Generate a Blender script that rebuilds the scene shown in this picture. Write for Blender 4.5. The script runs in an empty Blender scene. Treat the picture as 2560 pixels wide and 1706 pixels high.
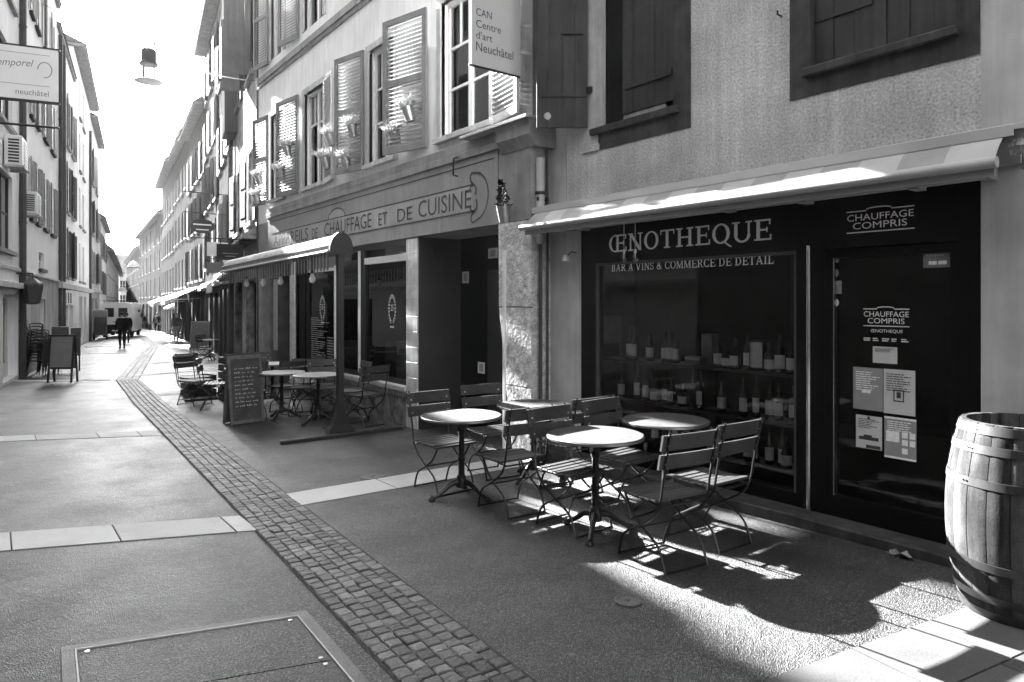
import bpy, math, random
from mathutils import Vector, Matrix
R = math.radians
scene = bpy.context.scene
COL = scene.collection
rnd = random.Random(7)
PI = math.pi
SLOPE = .0165
def gz(y): return -SLOPE * y

# ---------------------------------------------------------------- materials
MATS = {}
def mat(name, c, rough=.7, spec=.4, metal=0., var=.25, vscale=6., bump=0., bscale=80., streak=0., fine=0., fscale=180., dist=.01, coat=0.):
    """grey procedural surface: large blotches (var), vertical rain streaks (streak), fine grain (fine), bump"""
    if name in MATS: return MATS[name]
    m = bpy.data.materials.new(name); m.use_nodes = True
    nt = m.node_tree; N = nt.nodes; L = nt.links
    b = N['Principled BSDF']
    b.inputs['Roughness'].default_value = rough
    b.inputs['Specular IOR Level'].default_value = spec
    b.inputs['Metallic'].default_value = metal
    if coat: b.inputs['Coat Weight'].default_value = coat
    tc = N.new('ShaderNodeTexCoord')
    val = None
    def noise(scale, detail=5, vec=None, rg=.55):
        n = N.new('ShaderNodeTexNoise'); n.inputs['Scale'].default_value = scale
        n.inputs['Detail'].default_value = detail; n.inputs['Roughness'].default_value = rg
        L.new(vec or tc.outputs['Object'], n.inputs['Vector']); return n.outputs['Fac']
    def term(fac, amt):
        mr = N.new('ShaderNodeMapRange')
        mr.inputs['From Min'].default_value = .3; mr.inputs['From Max'].default_value = .7
        mr.inputs['To Min'].default_value = 1 - amt; mr.inputs['To Max'].default_value = 1 + amt
        L.new(fac, mr.inputs['Value']); return mr.outputs['Result']
    def mul(a, bb):
        mm = N.new('ShaderNodeMath'); mm.operation = 'MULTIPLY'
        L.new(a, mm.inputs[0])
        if isinstance(bb, float): mm.inputs[1].default_value = bb
        else: L.new(bb, mm.inputs[1])
        return mm.outputs[0]
    if var: val = term(noise(vscale), var)
    if streak:
        mp = N.new('ShaderNodeMapping'); mp.inputs['Scale'].default_value = (9, 9, .55)
        L.new(tc.outputs['Object'], mp.inputs['Vector'])
        s = term(noise(1.6, 6, mp.outputs['Vector']), streak)
        val = mul(val, s) if val else s
    if fine:
        f = term(noise(fscale, 2), fine)
        val = mul(val, f) if val else f
    if val is not None:
        v = mul(val, float(c))
        cb = N.new('ShaderNodeCombineColor')
        for i in range(3): L.new(v, cb.inputs[i])
        L.new(cb.outputs[0], b.inputs['Base Color'])
    else:
        b.inputs['Base Color'].default_value = (c, c, c, 1)
    if bump:
        bn = N.new('ShaderNodeBump'); bn.inputs['Strength'].default_value = bump; bn.inputs['Distance'].default_value = dist
        L.new(noise(bscale, 4), bn.inputs['Height']); L.new(bn.outputs['Normal'], b.inputs['Normal'])
    MATS[name] = m
    return m

def glass_mat(name, tint=.8, rough=.0, ior=1.5, extra=0.):
    m = bpy.data.materials.new(name); m.use_nodes = True
    nt = m.node_tree; N = nt.nodes; L = nt.links
    for n in list(N): N.remove(n)
    out = N.new('ShaderNodeOutputMaterial'); mx = N.new('ShaderNodeMixShader')
    tr = N.new('ShaderNodeBsdfTransparent'); tr.inputs['Color'].default_value = (tint, tint, tint, 1)
    gl = N.new('ShaderNodeBsdfGlossy'); gl.inputs['Roughness'].default_value = rough
    fr = N.new('ShaderNodeFresnel'); fr.inputs['IOR'].default_value = ior
    ad = N.new('ShaderNodeMath'); ad.operation = 'ADD'; ad.inputs[1].default_value = extra
    L.new(fr.outputs[0], ad.inputs[0]); L.new(ad.outputs[0], mx.inputs[0])
    L.new(tr.outputs[0], mx.inputs[1]); L.new(gl.outputs[0], mx.inputs[2]); L.new(mx.outputs[0], out.inputs[0])
    MATS[name] = m; return m

M = {}
M['stucco'] = mat('stucco', .48, .9, .2, var=.25, vscale=1.6, bump=.35, bscale=70, streak=.13, fine=.3, fscale=55)
M['plaster'] = mat('plaster', .48, .9, .2, var=.2, vscale=2.2, bump=.15, bscale=30, streak=.12)
M['plaster_light'] = mat('plaster_light', .78, .85, .2, var=.1, vscale=1.2, bump=.1, bscale=40, streak=.1)
M['plaster_left'] = mat('plaster_left', .88, .95, .05, var=.08, vscale=.6, streak=.12, bump=.1, bscale=20)
M['plaster_grey'] = mat('plaster_grey', .62, .9, .2, var=.15, vscale=.5, streak=.18)
M['plaster_far'] = mat('plaster_far', .72, .9, .2, var=.15, vscale=.4, streak=.15)
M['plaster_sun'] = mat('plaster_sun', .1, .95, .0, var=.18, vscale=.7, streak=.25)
M['shutter_mid'] = mat('shutter_mid', .12, .6, .3, var=.15, vscale=4, streak=.15)
M['concrete_streaked'] = mat('concrete_streaked', .4, .9, .2, var=.2, vscale=.8, streak=.4, bump=.2, bscale=14)
M['stone_dark'] = mat('stone_dark', .045, .85, .3, var=.4, vscale=5, bump=.3, bscale=30, streak=.3)
M['stone_grey'] = mat('stone_grey', .26, .85, .3, var=.25, vscale=4, bump=.3, bscale=30, streak=.15)
M['stone_light'] = mat('stone_light', .5, .85, .3, var=.2, vscale=5, bump=.2, bscale=30, streak=.15)
M['stone_pier'] = mat('stone_pier', .62, .9, .2, var=.35, vscale=14, bump=1., bscale=22, fine=.25, fscale=60, dist=.03)
M['rubble'] = mat('rubble', .3, .95, .2, var=.45, vscale=5, bump=1., bscale=9, dist=.05, streak=.2)
M['fascia'] = mat('fascia', .27, .6, .4, var=.12, vscale=2, streak=.12)
M['fascia_panel'] = mat('fascia_panel', .36, .6, .4, var=.12, vscale=2, streak=.12)
M['ink'] = mat('ink', .05, .6, .4, var=.2, vscale=20)
M['shutter_grey'] = mat('shutter_grey', .2, .55, .4, var=.15, vscale=8, streak=.15)
M['shutter_dark'] = mat('shutter_dark', .032, .6, .35, var=.3, vscale=3, streak=.35)
M['shutter_white'] = mat('shutter_white', .5, .5, .4, var=.08, vscale=8)
M['paint_white'] = mat('paint_white', .78, .5, .4, var=.06, vscale=10)
M['shop_black'] = mat('shop_black', .004, .4, .12, var=.3, vscale=3)
M['black_frame'] = mat('black_frame', .015, .4, .4, var=.2, vscale=8)
M['recess_grey'] = mat('recess_grey', .035, .6, .3, var=.12, vscale=2)
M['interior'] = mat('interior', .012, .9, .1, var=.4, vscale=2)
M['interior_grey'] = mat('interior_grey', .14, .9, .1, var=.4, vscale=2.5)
M['steel'] = mat('steel', .5, .25, .5, metal=1., var=.1, vscale=10)
M['zinc'] = mat('zinc', .45, .4, .5, metal=.9, var=.2, vscale=14)
M['pipe_dark'] = mat('pipe_dark', .06, .5, .4, var=.2, vscale=4)
M['pipe_light'] = mat('pipe_light', .45, .6, .4, var=.2, vscale=6, streak=.2)
M['iron'] = mat('iron', .012, .4, .5, var=.3, vscale=20, bump=.2, bscale=120)
M['chair_paint'] = mat('chair_paint', .012, .3, .5, var=.2, vscale=20)
M['slat_wood'] = mat('slat_wood', .045, .42, .5, var=.25, vscale=25, fine=.15)
M['bolt'] = mat('bolt', .7, .3, .5, metal=.8, var=0)
M['marble'] = mat('marble', .055, .7, .2, var=.2, vscale=18, fine=.12, fscale=70)
M['table_pale'] = mat('table_pale', .55, .4, .4, var=.1, vscale=18)
M['table_rim'] = mat('table_rim', .25, .3, .5, metal=.7, var=.1)
M['awning_white'] = mat('awning_white', .42, .55, .4, var=.08, vscale=4)
M['canopy_cloth'] = mat('canopy_cloth', .26, .7, .3, var=.2, vscale=5, streak=.1)
M['awning_grey'] = mat('awning_grey', .28, .5, .4, var=.1, vscale=5)
M['awning_dark'] = mat('awning_dark', .05, .6, .4, var=.15, vscale=5)
M['paper'] = mat('paper', .6, .7, .3, var=.06, vscale=10)
M['paper_grey'] = mat('paper_grey', .3, .7, .3, var=.1, vscale=10)
M['lettering'] = mat('lettering', .85, .5, .4, var=0)
M['bottle_glass'] = mat('bottle_glass', .012, .12, .6, var=0, coat=.5)
M['label'] = mat('label', .9, .6, .3, var=.15, vscale=40)
M['wood_barrel'] = mat('wood_barrel', .055, .85, .08, var=.4, vscale=6, streak=.7, fine=.25, fscale=120, bump=.12, bscale=90)
M['hoop'] = mat('hoop', .045, .45, .5, metal=.5, var=.3, vscale=12, streak=.2)
M['barrel_head'] = mat('barrel_head', .06, .8, .3, var=.3, vscale=8)
M['foliage_pale'] = mat('foliage_pale', .7, .8, .2, var=.35, vscale=30)
M['foliage_dark'] = mat('foliage_dark', .02, .8, .2, var=.4, vscale=30)
M['slate'] = mat('slate', .07, .7, .3, var=.35, vscale=6, fine=.15, fscale=30)
M['chalk'] = mat('chalk', .5, .9, .1, var=.3, vscale=30)
M['skin'] = mat('skin', .35, .6, .4, var=0)
M['cloth_dark'] = mat('cloth_dark', .012, .85, .2, var=.3, vscale=10)
M['cloth_mid'] = mat('cloth_mid', .14, .85, .2, var=.3, vscale=10)
M['cloth_light'] = mat('cloth_light', .4, .85, .2, var=.2, vscale=10)
M['hair'] = mat('hair', .015, .6, .3, var=0)
M['rubber'] = mat('rubber', .02, .8, .3, var=.2, vscale=20)
M['van_paint'] = mat('van_paint', .75, .3, .5, var=.04, vscale=3, coat=.5)
M['roof_tile'] = mat('roof_tile', .16, .9, .2, var=.3, vscale=6)
M['ac_white'] = mat('ac_white', .75, .5, .4, var=.05)
M['pane_dark'] = mat('pane_dark', .03, .08, .6, var=.5, vscale=1.1)
M['sign_dark'] = mat('sign_dark', .02, .5, .4, var=.1)
M['sign_grey'] = mat('sign_grey', .2, .5, .4, var=.1)
M['banner'] = mat('banner', .6, .7, .3, var=.06, vscale=2)
M['sign_panel'] = mat('sign_panel', .8, .5, .3, var=.05, vscale=2)
M['cobble'] = mat('cobble', .085, .6, .4, var=.35, vscale=7, bump=.6, bscale=45, fine=.2, fscale=60, dist=.02)
M['cobble_pale'] = mat('cobble_pale', .15, .6, .4, var=.35, vscale=9, bump=.6, bscale=45, fine=.2, fscale=60, dist=.02)
M['joint'] = mat('joint', .04, .9, .2, var=.3, vscale=20)
M['granite_pale'] = mat('granite_pale', .52, .75, .3, var=.12, vscale=3, fine=.12, fscale=120)
M['paving'] = mat('paving', .08, .85, .1, var=.15, vscale=3, fine=.2, fscale=120)
def per_island(m, lo, hi):
    """every loose piece of the mesh takes its own shade"""
    nt = m.node_tree; b = nt.nodes['Principled BSDF']; src = b.inputs['Base Color'].links[0].from_socket
    g = nt.nodes.new('ShaderNodeNewGeometry'); r = nt.nodes.new('ShaderNodeMapRange'); r.inputs['To Min'].default_value = lo; r.inputs['To Max'].default_value = hi
    nt.links.new(g.outputs['Random Per Island'], r.inputs['Value']); x = nt.nodes.new('ShaderNodeMix'); x.data_type = 'RGBA'; x.blend_type = 'MULTIPLY'; x.inputs['Factor'].default_value = 1
    nt.links.new(src, x.inputs['A']); nt.links.new(r.outputs['Result'], x.inputs['B']); nt.links.new(x.outputs['Result'], b.inputs['Base Color'])
per_island(M['wood_barrel'], .6, 1.35); per_island(M['cobble'], .65, 1.4); per_island(M['slat_wood'], .75, 1.3); per_island(M['paving'], .8, 1.15); per_island(M['granite_pale'], .88, 1.1)
M['hatch'] = mat('hatch', .1, .55, .4, var=.25, vscale=9, fine=.3, fscale=130, bump=.5, bscale=130)
M['tile_white'] = mat('tile_white', .62, .35, .5, var=.18, vscale=9, streak=.2)
GL = glass_mat('glass', .98); GL_DARK = glass_mat('glass_dark', .55); GL_HOT = glass_mat('glass_upper', .6, extra=.06)
GL_LAMP = glass_mat('glass_lamp', .97)

def asphalt_mat():
    m = bpy.data.materials.new('asphalt'); m.use_nodes = True
    nt = m.node_tree; N = nt.nodes; L = nt.links; b = N['Principled BSDF']
    tc = N.new('ShaderNodeTexCoord')
    def noise(s, d, rg=.6):
        n = N.new('ShaderNodeTexNoise'); n.inputs['Scale'].default_value = s; n.inputs['Detail'].default_value = d
        n.inputs['Roughness'].default_value = rg
        L.new(tc.outputs['Object'], n.inputs['Vector']); return n.outputs['Fac']
    vor = N.new('ShaderNodeTexVoronoi'); vor.inputs['Scale'].default_value = 150
    L.new(tc.outputs['Object'], vor.inputs['Vector'])
    cr = N.new('ShaderNodeValToRGB')                       # each aggregate grain its own grey
    cr.color_ramp.elements[0].position = .1; cr.color_ramp.elements[0].color = (.012, .012, .012, 1)
    cr.color_ramp.elements[1].position = .95; cr.color_ramp.elements[1].color = (.16, .16, .16, 1)
    e = cr.color_ramp.elements.new(.6); e.color = (.038, .038, .038, 1)
    bw = N.new('ShaderNodeRGBToBW'); L.new(vor.outputs['Color'], bw.inputs[0])
    L.new(bw.outputs[0], cr.inputs[0])
    def mr(f, a, bb, lo=.3, hi=.7):
        r = N.new('ShaderNodeMapRange'); r.inputs['From Min'].default_value = lo; r.inputs['From Max'].default_value = hi
        r.inputs['To Min'].default_value = a; r.inputs['To Max'].default_value = bb; L.new(f, r.inputs['Value']); return r.outputs['Result']
    mx = N.new('ShaderNodeMix'); mx.data_type = 'RGBA'; mx.blend_type = 'MULTIPLY'; mx.inputs['Factor'].default_value = 1
    big = mr(noise(.9, 8, .7), .62, 1.4)
    cb = N.new('ShaderNodeCombineColor')
    for i in range(3): L.new(big, cb.inputs[i])
    L.new(cr.outputs[0], mx.inputs['A']); L.new(cb.outputs[0], mx.inputs['B'])
    # chewing-gum spots and darker oil stains of their own shape
    v2 = N.new('ShaderNodeTexVoronoi'); v2.inputs['Scale'].default_value = 2.3; L.new(tc.outputs['Object'], v2.inputs['Vector'])
    gum = mr(v2.outputs['Distance'], 1., 0., .03, .05)
    st = mr(noise(.55, 3), 0., .55, .58, .68)
    m2 = N.new('ShaderNodeMix'); m2.data_type = 'RGBA'; L.new(gum, m2.inputs['Factor']); L.new(mx.outputs['Result'], m2.inputs['A']); m2.inputs['B'].default_value = (.13, .13, .13, 1)
    m3 = N.new('ShaderNodeMix'); m3.data_type = 'RGBA'; L.new(st, m3.inputs['Factor']); L.new(m2.outputs['Result'], m3.inputs['A']); m3.inputs['B'].default_value = (.022, .022, .022, 1)
    L.new(m3.outputs['Result'], b.inputs['Base Color'])
    L.new(mr(noise(1.7, 5), .36, .58), b.inputs['Roughness'])
    b.inputs['Specular IOR Level'].default_value = .42
    bn = N.new('ShaderNodeBump'); bn.inputs['Strength'].default_value = .9; bn.inputs['Distance'].default_value = .007
    L.new(vor.outputs['Distance'], bn.inputs['Height'])
    b2 = N.new('ShaderNodeBump'); b2.inputs['Strength'].default_value = .5; b2.inputs['Distance'].default_value = .02
    L.new(noise(9, 6), b2.inputs['Height']); L.new(bn.outputs['Normal'], b2.inputs['Normal'])
    L.new(b2.outputs['Normal'], b.inputs['Normal'])
    return m
M['asphalt'] = asphalt_mat()

# ---------------------------------------------------------------- mesh builder
class MB:
    def __init__(s): s.v = []; s.f = []
    def add(s, vs, fs):
        o = len(s.v); s.v += [tuple(p) for p in vs]; s.f += [tuple(i + o for i in f) for f in fs]; return s
    def box(s, x0, x1, y0, y1, z0, z1, M4=None):
        vs = [Vector(p) for p in ((x0,y0,z0),(x1,y0,z0),(x1,y1,z0),(x0,y1,z0),(x0,y0,z1),(x1,y0,z1),(x1,y1,z1),(x0,y1,z1))]
        if M4 is not None: vs = [M4 @ v for v in vs]
        return s.add(vs, [(3,2,1,0),(4,5,6,7),(0,1,5,4),(1,2,6,5),(2,3,7,6),(3,0,4,7)])
    def bbox(s, x0, x1, y0, y1, z0, z1, b=.005, M4=None):
        """box whose top and sides are chamfered"""
        vs = []
        for (zz, i) in ((z0, 0), (z1 - b, 0), (z1, b)):
            vs += [Vector((x0 + i, y0 + i, zz)), Vector((x1 - i, y0 + i, zz)), Vector((x1 - i, y1 - i, zz)), Vector((x0 + i, y1 - i, zz))]
        if M4 is not None: vs = [M4 @ v for v in vs]
        fs = [(3,2,1,0),(8,9,10,11)]
        for k in (0, 4):
            for i in range(4): j = (i + 1) % 4; fs.append((k+i, k+j, k+4+j, k+4+i))
        return s.add(vs, fs)
    def quad(s, a, b, c, d): return s.add([a, b, c, d], [(0,1,2,3)])
    def poly(s, pts): return s.add(pts, [tuple(range(len(pts)))])
    def prism(s, pts, ext):
        """planar polygon swept by the vector ext"""
        n = len(pts); e = Vector(ext); p = [Vector(q) for q in pts]
        vs = p + [q + e for q in p]
        return s.add(vs, [tuple(range(n))[::-1], tuple(range(n, 2*n))] + [(i, (i+1) % n, n + (i+1) % n, n + i) for i in range(n)])
    def tube(s, pts, r, n=8, cap=True):
        P = [Vector(p) for p in pts]; k = len(P)
        rr = r if isinstance(r, (list, tuple)) else [r] * k
        up = None; vs = []; fs = []
        for i in range(k):
            t = (P[min(i+1, k-1)] - P[max(i-1, 0)])
            if t.length < 1e-9: t = Vector((0,0,1))
            t.normalize()
            if up is None:
                a = Vector((0,0,1)) if abs(t.z) < .9 else Vector((1,0,0))
                up = (a - t * a.dot(t)).normalized()
            else: up = (up - t * up.dot(t)).normalized()
            w = t.cross(up)
            for j in range(n):
                an = 2*PI*j/n
                vs.append(P[i] + (up*math.cos(an) + w*math.sin(an)) * rr[i])
        for i in range(k-1):
            for j in range(n): fs.append((i*n+j, i*n+(j+1) % n, (i+1)*n+(j+1) % n, (i+1)*n+j))
        if cap: fs += [tuple(range(n))[::-1], tuple(range((k-1)*n, k*n))]
        return s.add(vs, fs)
    def lathe(s, prof, n=24, c=(0,0,0), M4=None, a0=0., a1=2*PI, close=True):
        vs = []; fs = []; full = abs(a1 - a0 - 2*PI) < 1e-6
        m = n if full else n + 1
        for r, z in prof:
            for j in range(m):
                a = a0 + (a1-a0)*j/n
                v = Vector((c[0] + r*math.cos(a), c[1] + r*math.sin(a), c[2] + z))
                vs.append(M4 @ v if M4 is not None else v)
        for i in range(len(prof)-1):
            for j in range(n):
                k = (j+1) % m
                fs.append((i*m+j, i*m+k, (i+1)*m+k, (i+1)*m+j))
        if close and full:
            if prof[0][0] > 1e-6: fs.append(tuple(range(m))[::-1])
            if prof[-1][0] > 1e-6: fs.append(tuple(range((len(prof)-1)*m, len(prof)*m)))
        return s.add(vs, fs)
    def wallgrid(s, a0, a1, z0, z1, holes, out=0., depth=.25):
        """facade sheet at local y = out with rectangular holes (a0,a1,z0,z1[,depth]) and their reveals going in"""
        A = sorted({a0, a1} | {h[0] for h in holes} | {h[1] for h in holes}); A = [a for a in A if a0 <= a <= a1]
        Z = sorted({z0, z1} | {h[2] for h in holes} | {h[3] for h in holes}); Z = [z for z in Z if z0 <= z <= z1]
        for i in range(len(A)-1):
            for j in range(len(Z)-1):
                ca, cz = (A[i]+A[i+1])/2, (Z[j]+Z[j+1])/2
                if any(h[0] < ca < h[1] and h[2] < cz < h[3] for h in holes): continue
                s.quad((A[i+1],out,Z[j]),(A[i],out,Z[j]),(A[i],out,Z[j+1]),(A[i+1],out,Z[j+1]))
        for h in holes:
            b0, b1, c0, c1 = h[:4]; d = h[4] if len(h) > 4 else depth; q = out - d
            s.quad((b0,out,c0),(b0,q,c0),(b0,q,c1),(b0,out,c1)); s.quad((b1,q,c0),(b1,out,c0),(b1,out,c1),(b1,q,c1))
            s.quad((b0,out,c1),(b0,q,c1),(b1,q,c1),(b1,out,c1)); s.quad((b0,q,c0),(b0,out,c0),(b1,out,c0),(b1,q,c0))
        return s
    def build(s, name, m, parent=None, smooth=False, loc=None, rz=0.):
        me = bpy.data.meshes.new(name); me.from_pydata(s.v, [], s.f); me.update()
        ms = m if isinstance(m, (list, tuple)) else [m]
        for q in ms: me.materials.append(q)
        if smooth:
            for p in me.polygons: p.use_smooth = True
            try: me.set_sharp_from_angle(angle=R(38))
            except Exception: pass
        o = bpy.data.objects.new(name, me); COL.objects.link(o)
        if parent is not None: o.parent = parent
        if loc is not None: o.location = loc
        if rz: o.rotation_euler = (0, 0, rz)
        return o

def tag(o, label=None, cat=None, group=None, kind=None):
    if label: o['label'] = label
    if cat: o['category'] = cat
    if group: o['group'] = group
    if kind: o['kind'] = kind
    return o
def empty(name, loc, rz=0., label=None, cat=None, group=None):
    o = bpy.data.objects.new(name, None); COL.objects.link(o); o.empty_display_size = .1
    o.location = loc; o.rotation_euler = (0, 0, rz)
    return tag(o, label, cat, group)
def copy_tree(o, parent=None):
    c = o.copy(); COL.objects.link(c)
    if parent is not None: c.parent = parent
    for ch in list(o.children): copy_tree(ch, c)
    return c
def dup(o, loc, rz, label, group=None):
    c = copy_tree(o); c.location = loc; c.rotation_euler = (o.rotation_euler[0], o.rotation_euler[1], rz); c['label'] = label
    if group: c['group'] = group
    return c

# ---------------------------------------------------------------- lettering
def text_mesh(s, U, V, O, width=None, height=None, ext=.002, align='L'):
    """built-in sans lettering as thin raised letters: O origin, U reading direction, V up, both in the target's space"""
    cu = bpy.data.curves.new('lettering', 'FONT'); cu.body = s; cu.size = 1; cu.extrude = 0; cu.resolution_u = 3
    ob = bpy.data.objects.new('lettering', cu); COL.objects.link(ob)
    dg = bpy.context.evaluated_depsgraph_get(); dg.update()
    me = bpy.data.meshes.new_from_object(ob.evaluated_get(dg))
    bpy.data.objects.remove(ob); bpy.data.curves.remove(cu)
    vs = [v.co.copy() for v in me.vertices]; fs = [tuple(p.vertices) for p in me.polygons]; bpy.data.meshes.remove(me)
    if not vs: return MB()
    x0, x1 = min(v.x for v in vs), max(v.x for v in vs); y0, y1 = min(v.y for v in vs), max(v.y for v in vs)
    lo = min(0, y0) if False else y0
    sy = (height/(y1-lo)) if height else (width/(x1-x0)); sx = (width/(x1-x0)) if width else sy
    U, V, O = Vector(U), Vector(V), Vector(O); Nn = U.cross(V).normalized()
    w = (x1-x0)*sx; off = {'L': 0, 'C': -w/2, 'R': -w}[align]
    b = MB()
    b.add([O + U*((v.x-x0)*sx + off) + V*((v.y-lo)*sy) + Nn*ext for v in vs], fs)
    return b
def lines_mesh(b, O, U, V, w, rows, rh, gap, seed=1, ext=.001):
    """rows of short dashes standing for print too small to read"""
    q = random.Random(seed); U, V, O = Vector(U), Vector(V), Vector(O); Nn = U.cross(V).normalized() * ext
    for r in range(rows):
        x = 0; y = -r*(rh+gap); end = w*q.uniform(.6, 1)
        while x < end:
            l = min(w*q.uniform(.08, .28), end - x)
            p = O + U*x + V*y + Nn
            b.quad(p, p + U*l, p + U*l + V*rh, p + V*rh)
            x += l + w*.03
    return b

# a slab-serif alphabet drawn as ribbons; cap height 1
TK, TN, SF = .17, .085, .075
def _V(x, w=TK, y0=0., y1=1., serif=(1, 1), sw=.11):
    o = [('r', x-w/2, x+w/2, y0, y1)]
    if serif[0]: o.append(('r', x-w/2-sw, x+w/2+sw, y0, y0+SF))
    if serif[1]: o.append(('r', x-w/2-sw, x+w/2+sw, y1-SF, y1))
    return o
def _H(x0, x1, y, h=TN): return [('r', x0, x1, y-h/2, y+h/2)]
def _D(x0, y0, x1, y1, w): return [('p', x0, y0, x1, y1, w)]
def _A(cx, cy, rx, ry, t, tn, a0=0, a1=360): return [('a', cx, cy, rx, ry, t, tn, a0, a1)]
GLY = {
 'O': (.92, _A(.46,.5,.46,.52,TK,TN)),
 'Q': (.95, _A(.46,.5,.46,.52,TK,TN) + _D(.56,.12,.98,-.2,.14) ),
 'N': (.95, _V(.15,.1) + _D(.15,1,.8,0,.2) + _V(.8,.1,serif=(0,1))),
 'T': (.85, _V(.42,TK,serif=(1,0)) + _H(0,.85,.96) + [('r',0,.07,.74,1),('r',.78,.85,.74,1)]),
 'H': (1.0, _V(.2) + _V(.8) + _H(.2,.8,.5)),
 'E': (.82, _V(.2) + _H(.1,.76,.96) + _H(.1,.8,.04) + _H(.2,.62,.5) + [('r',.7,.77,.74,1),('r',.74,.81,0,.27),('r',.58,.64,.38,.62)]),
 'U': (.95, _V(.17,TK,.3,1,serif=(0,1)) + _V(.8,.1,.3,1,serif=(0,1)) + _A(.485,.36,.4,.4,.15,.1,180,360)),
 'B': (.82, _V(.2) + _A(.38,.74,.36,.26,TK,TN,-90,90) + _A(.4,.27,.4,.27,TK,TN,-90,90) + _H(.1,.4,.96) + _H(.1,.42,.04) + _H(.2,.4,.52)),
 'A': (.95, _D(.46,1,.12,0,.09) + _D(.46,1,.8,0,.18) + _H(.24,.7,.33) + [('r',0,.28,0,SF),('r',.62,.98,0,SF)]),
 'R': (.92, _V(.2) + _A(.4,.74,.36,.26,TK,TN,-90,90) + _H(.1,.42,.96) + _H(.2,.42,.5) + _D(.45,.48,.8,0,.17) + [('r',.7,.96,0,SF)]),
 'V': (.95, _D(.14,1,.48,0,.18) + _D(.82,1,.48,0,.09) + [('r',0,.3,1-SF,1),('r',.68,.96,1-SF,1)]),
 'I': (.45, _V(.22)),
 'S': (.7, _A(.34,.745,.3,.255,.12,.1,20,270) + _A(.34,.27,.32,.27,.14,.1,-160,90) + [('r',.58,.64,.72,.95),('r',.02,.08,.06,.3)]),
 'C': (.86, _A(.46,.5,.46,.52,TK,TN,42,318) + [('r',.74,.81,.7,.98),('r',.74,.81,.02,.3)]),
 'M': (1.15, _V(.14,.09) + _D(.16,1,.55,.05,.19) + _D(.95,1,.55,.05,.09) + _V(.97)),
 'D': (.95, _V(.2) + _A(.4,.5,.5,.5,TK,TN,-90,90) + _H(.1,.42,.96) + _H(.1,.42,.04)),
 'L': (.75, _V(.2) + _H(.1,.72,.04) + [('r',.66,.73,0,.28)]),
 '&': (.95, _A(.38,.75,.24,.25,.12,.08) + _A(.36,.27,.36,.29,.15,.09,40,345) + _D(.26,.62,.86,0,.16) + _D(.62,.22,.84,.5,.08)),
 ' ': (.3, []),
}
GLY['W'] = (1.25, _A(.46,.5,.46,.52,TK,TN,60,300) + [('r', .52, .69, 0, 1)] + _H(.4,1.2,.96) + _H(.4,1.24,.04) + _H(.6,1.02,.5) + [('r',1.13,1.2,.74,1),('r',1.17,1.24,0,.27),('r',.98,1.04,.38,.62)])   # ligature of O and E
GLY['a'] = (.95, GLY['A'][1] + _D(.36,1.3,.52,1.08,.12))
GLY['e'] = (.82, GLY['E'][1] + _D(.56,1.3,.4,1.08,.12))
def serif_mesh(s, U, V, O, width, height, ext=.003):
    U, V, O = Vector(U), Vector(V), Vector(O); Nn = U.cross(V).normalized()
    tot = sum(GLY[c][0] for c in s) + .1*(len(s)-1); sx = width/tot; b = MB(); k = 0
    x = 0.
    for c in s:
        w, parts = GLY[c]
        for p in parts:
            k += 1; e = Nn*(ext + .0002*(k % 9))
            P = lambda a, bb: O + U*((x+a)*sx) + V*(bb*height) + e
            if p[0] == 'r':
                _, x0, x1, y0, y1 = p; b.quad(P(x0,y0), P(x1,y0), P(x1,y1), P(x0,y1))
            elif p[0] == 'p':
                _, x0, y0, x1, y1, w_ = p; h = w_/2
                q = [P(x0-h,y0), P(x1-h,y1), P(x1+h,y1), P(x0+h,y0)]
                b.quad(*(q if y1 < y0 else q[::-1]))
            else:
                _, cx, cy, rx, ry, t, tn, a0, a1 = p; n = 20
                for i in range(n):
                    t0, t1 = R(a0+(a1-a0)*i/n), R(a0+(a1-a0)*(i+1)/n)
                    b.quad(P(cx+(rx-t)*math.cos(t0), cy+(ry-tn)*math.sin(t0)), P(cx+rx*math.cos(t0), cy+ry*math.sin(t0)),
                           P(cx+rx*math.cos(t1), cy+ry*math.sin(t1)), P(cx+(rx-t)*math.cos(t1), cy+(ry-tn)*math.sin(t1)))
        x += w + .1
    return b
# ---------------------------------------------------------------- camera, sky, sun
cam_d = bpy.data.cameras.new('camera'); cam = bpy.data.objects.new('camera', cam_d); COL.objects.link(cam)
YAW = math.atan(1298/1707)
cam.location = (0, 0, 1.66); cam.rotation_euler = (R(90), 0, -YAW)
cam_d.sensor_width = 36; cam_d.lens = 36*1707/2560; cam_d.shift_y = -98/2560
cam_d.clip_start = .05; cam_d.clip_end = 2000
scene.camera = cam
SUN_EL, SUN_A = R(23.0), .031
world = bpy.data.worlds.new('World'); scene.world = world; world.use_nodes = True
wn = world.node_tree.nodes; wl = world.node_tree.links
sky = wn.new('ShaderNodeTexSky'); sky.sky_type = 'NISHITA'; sky.sun_disc = False
sky.sun_elevation = SUN_EL; sky.sun_rotation = math.atan2(-SUN_A, 1); sky.dust_density = 3.5; sky.air_density = 1.2
bw = wn.new('ShaderNodeRGBToBW'); bg = wn['Background']
wl.new(sky.outputs[0], bw.inputs[0]); wl.new(bw.outputs[0], bg.inputs['Color']); bg.inputs['Strength'].default_value = .062
sd = bpy.data.lights.new('sun', 'SUN'); sun = bpy.data.objects.new('sun', sd); COL.objects.link(sun)
sd.energy = 5; sd.angle = R(.5); sd.color = (1, 1, 1)
sun.rotation_euler = Vector((SUN_A*math.cos(SUN_EL), -math.cos(SUN_EL), -math.sin(SUN_EL))).to_track_quat('-Z', 'Y').to_euler()
sun.location = (0, 40, 40)
scene.view_settings.view_transform = 'Standard'; scene.view_settings.look = 'None'
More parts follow.
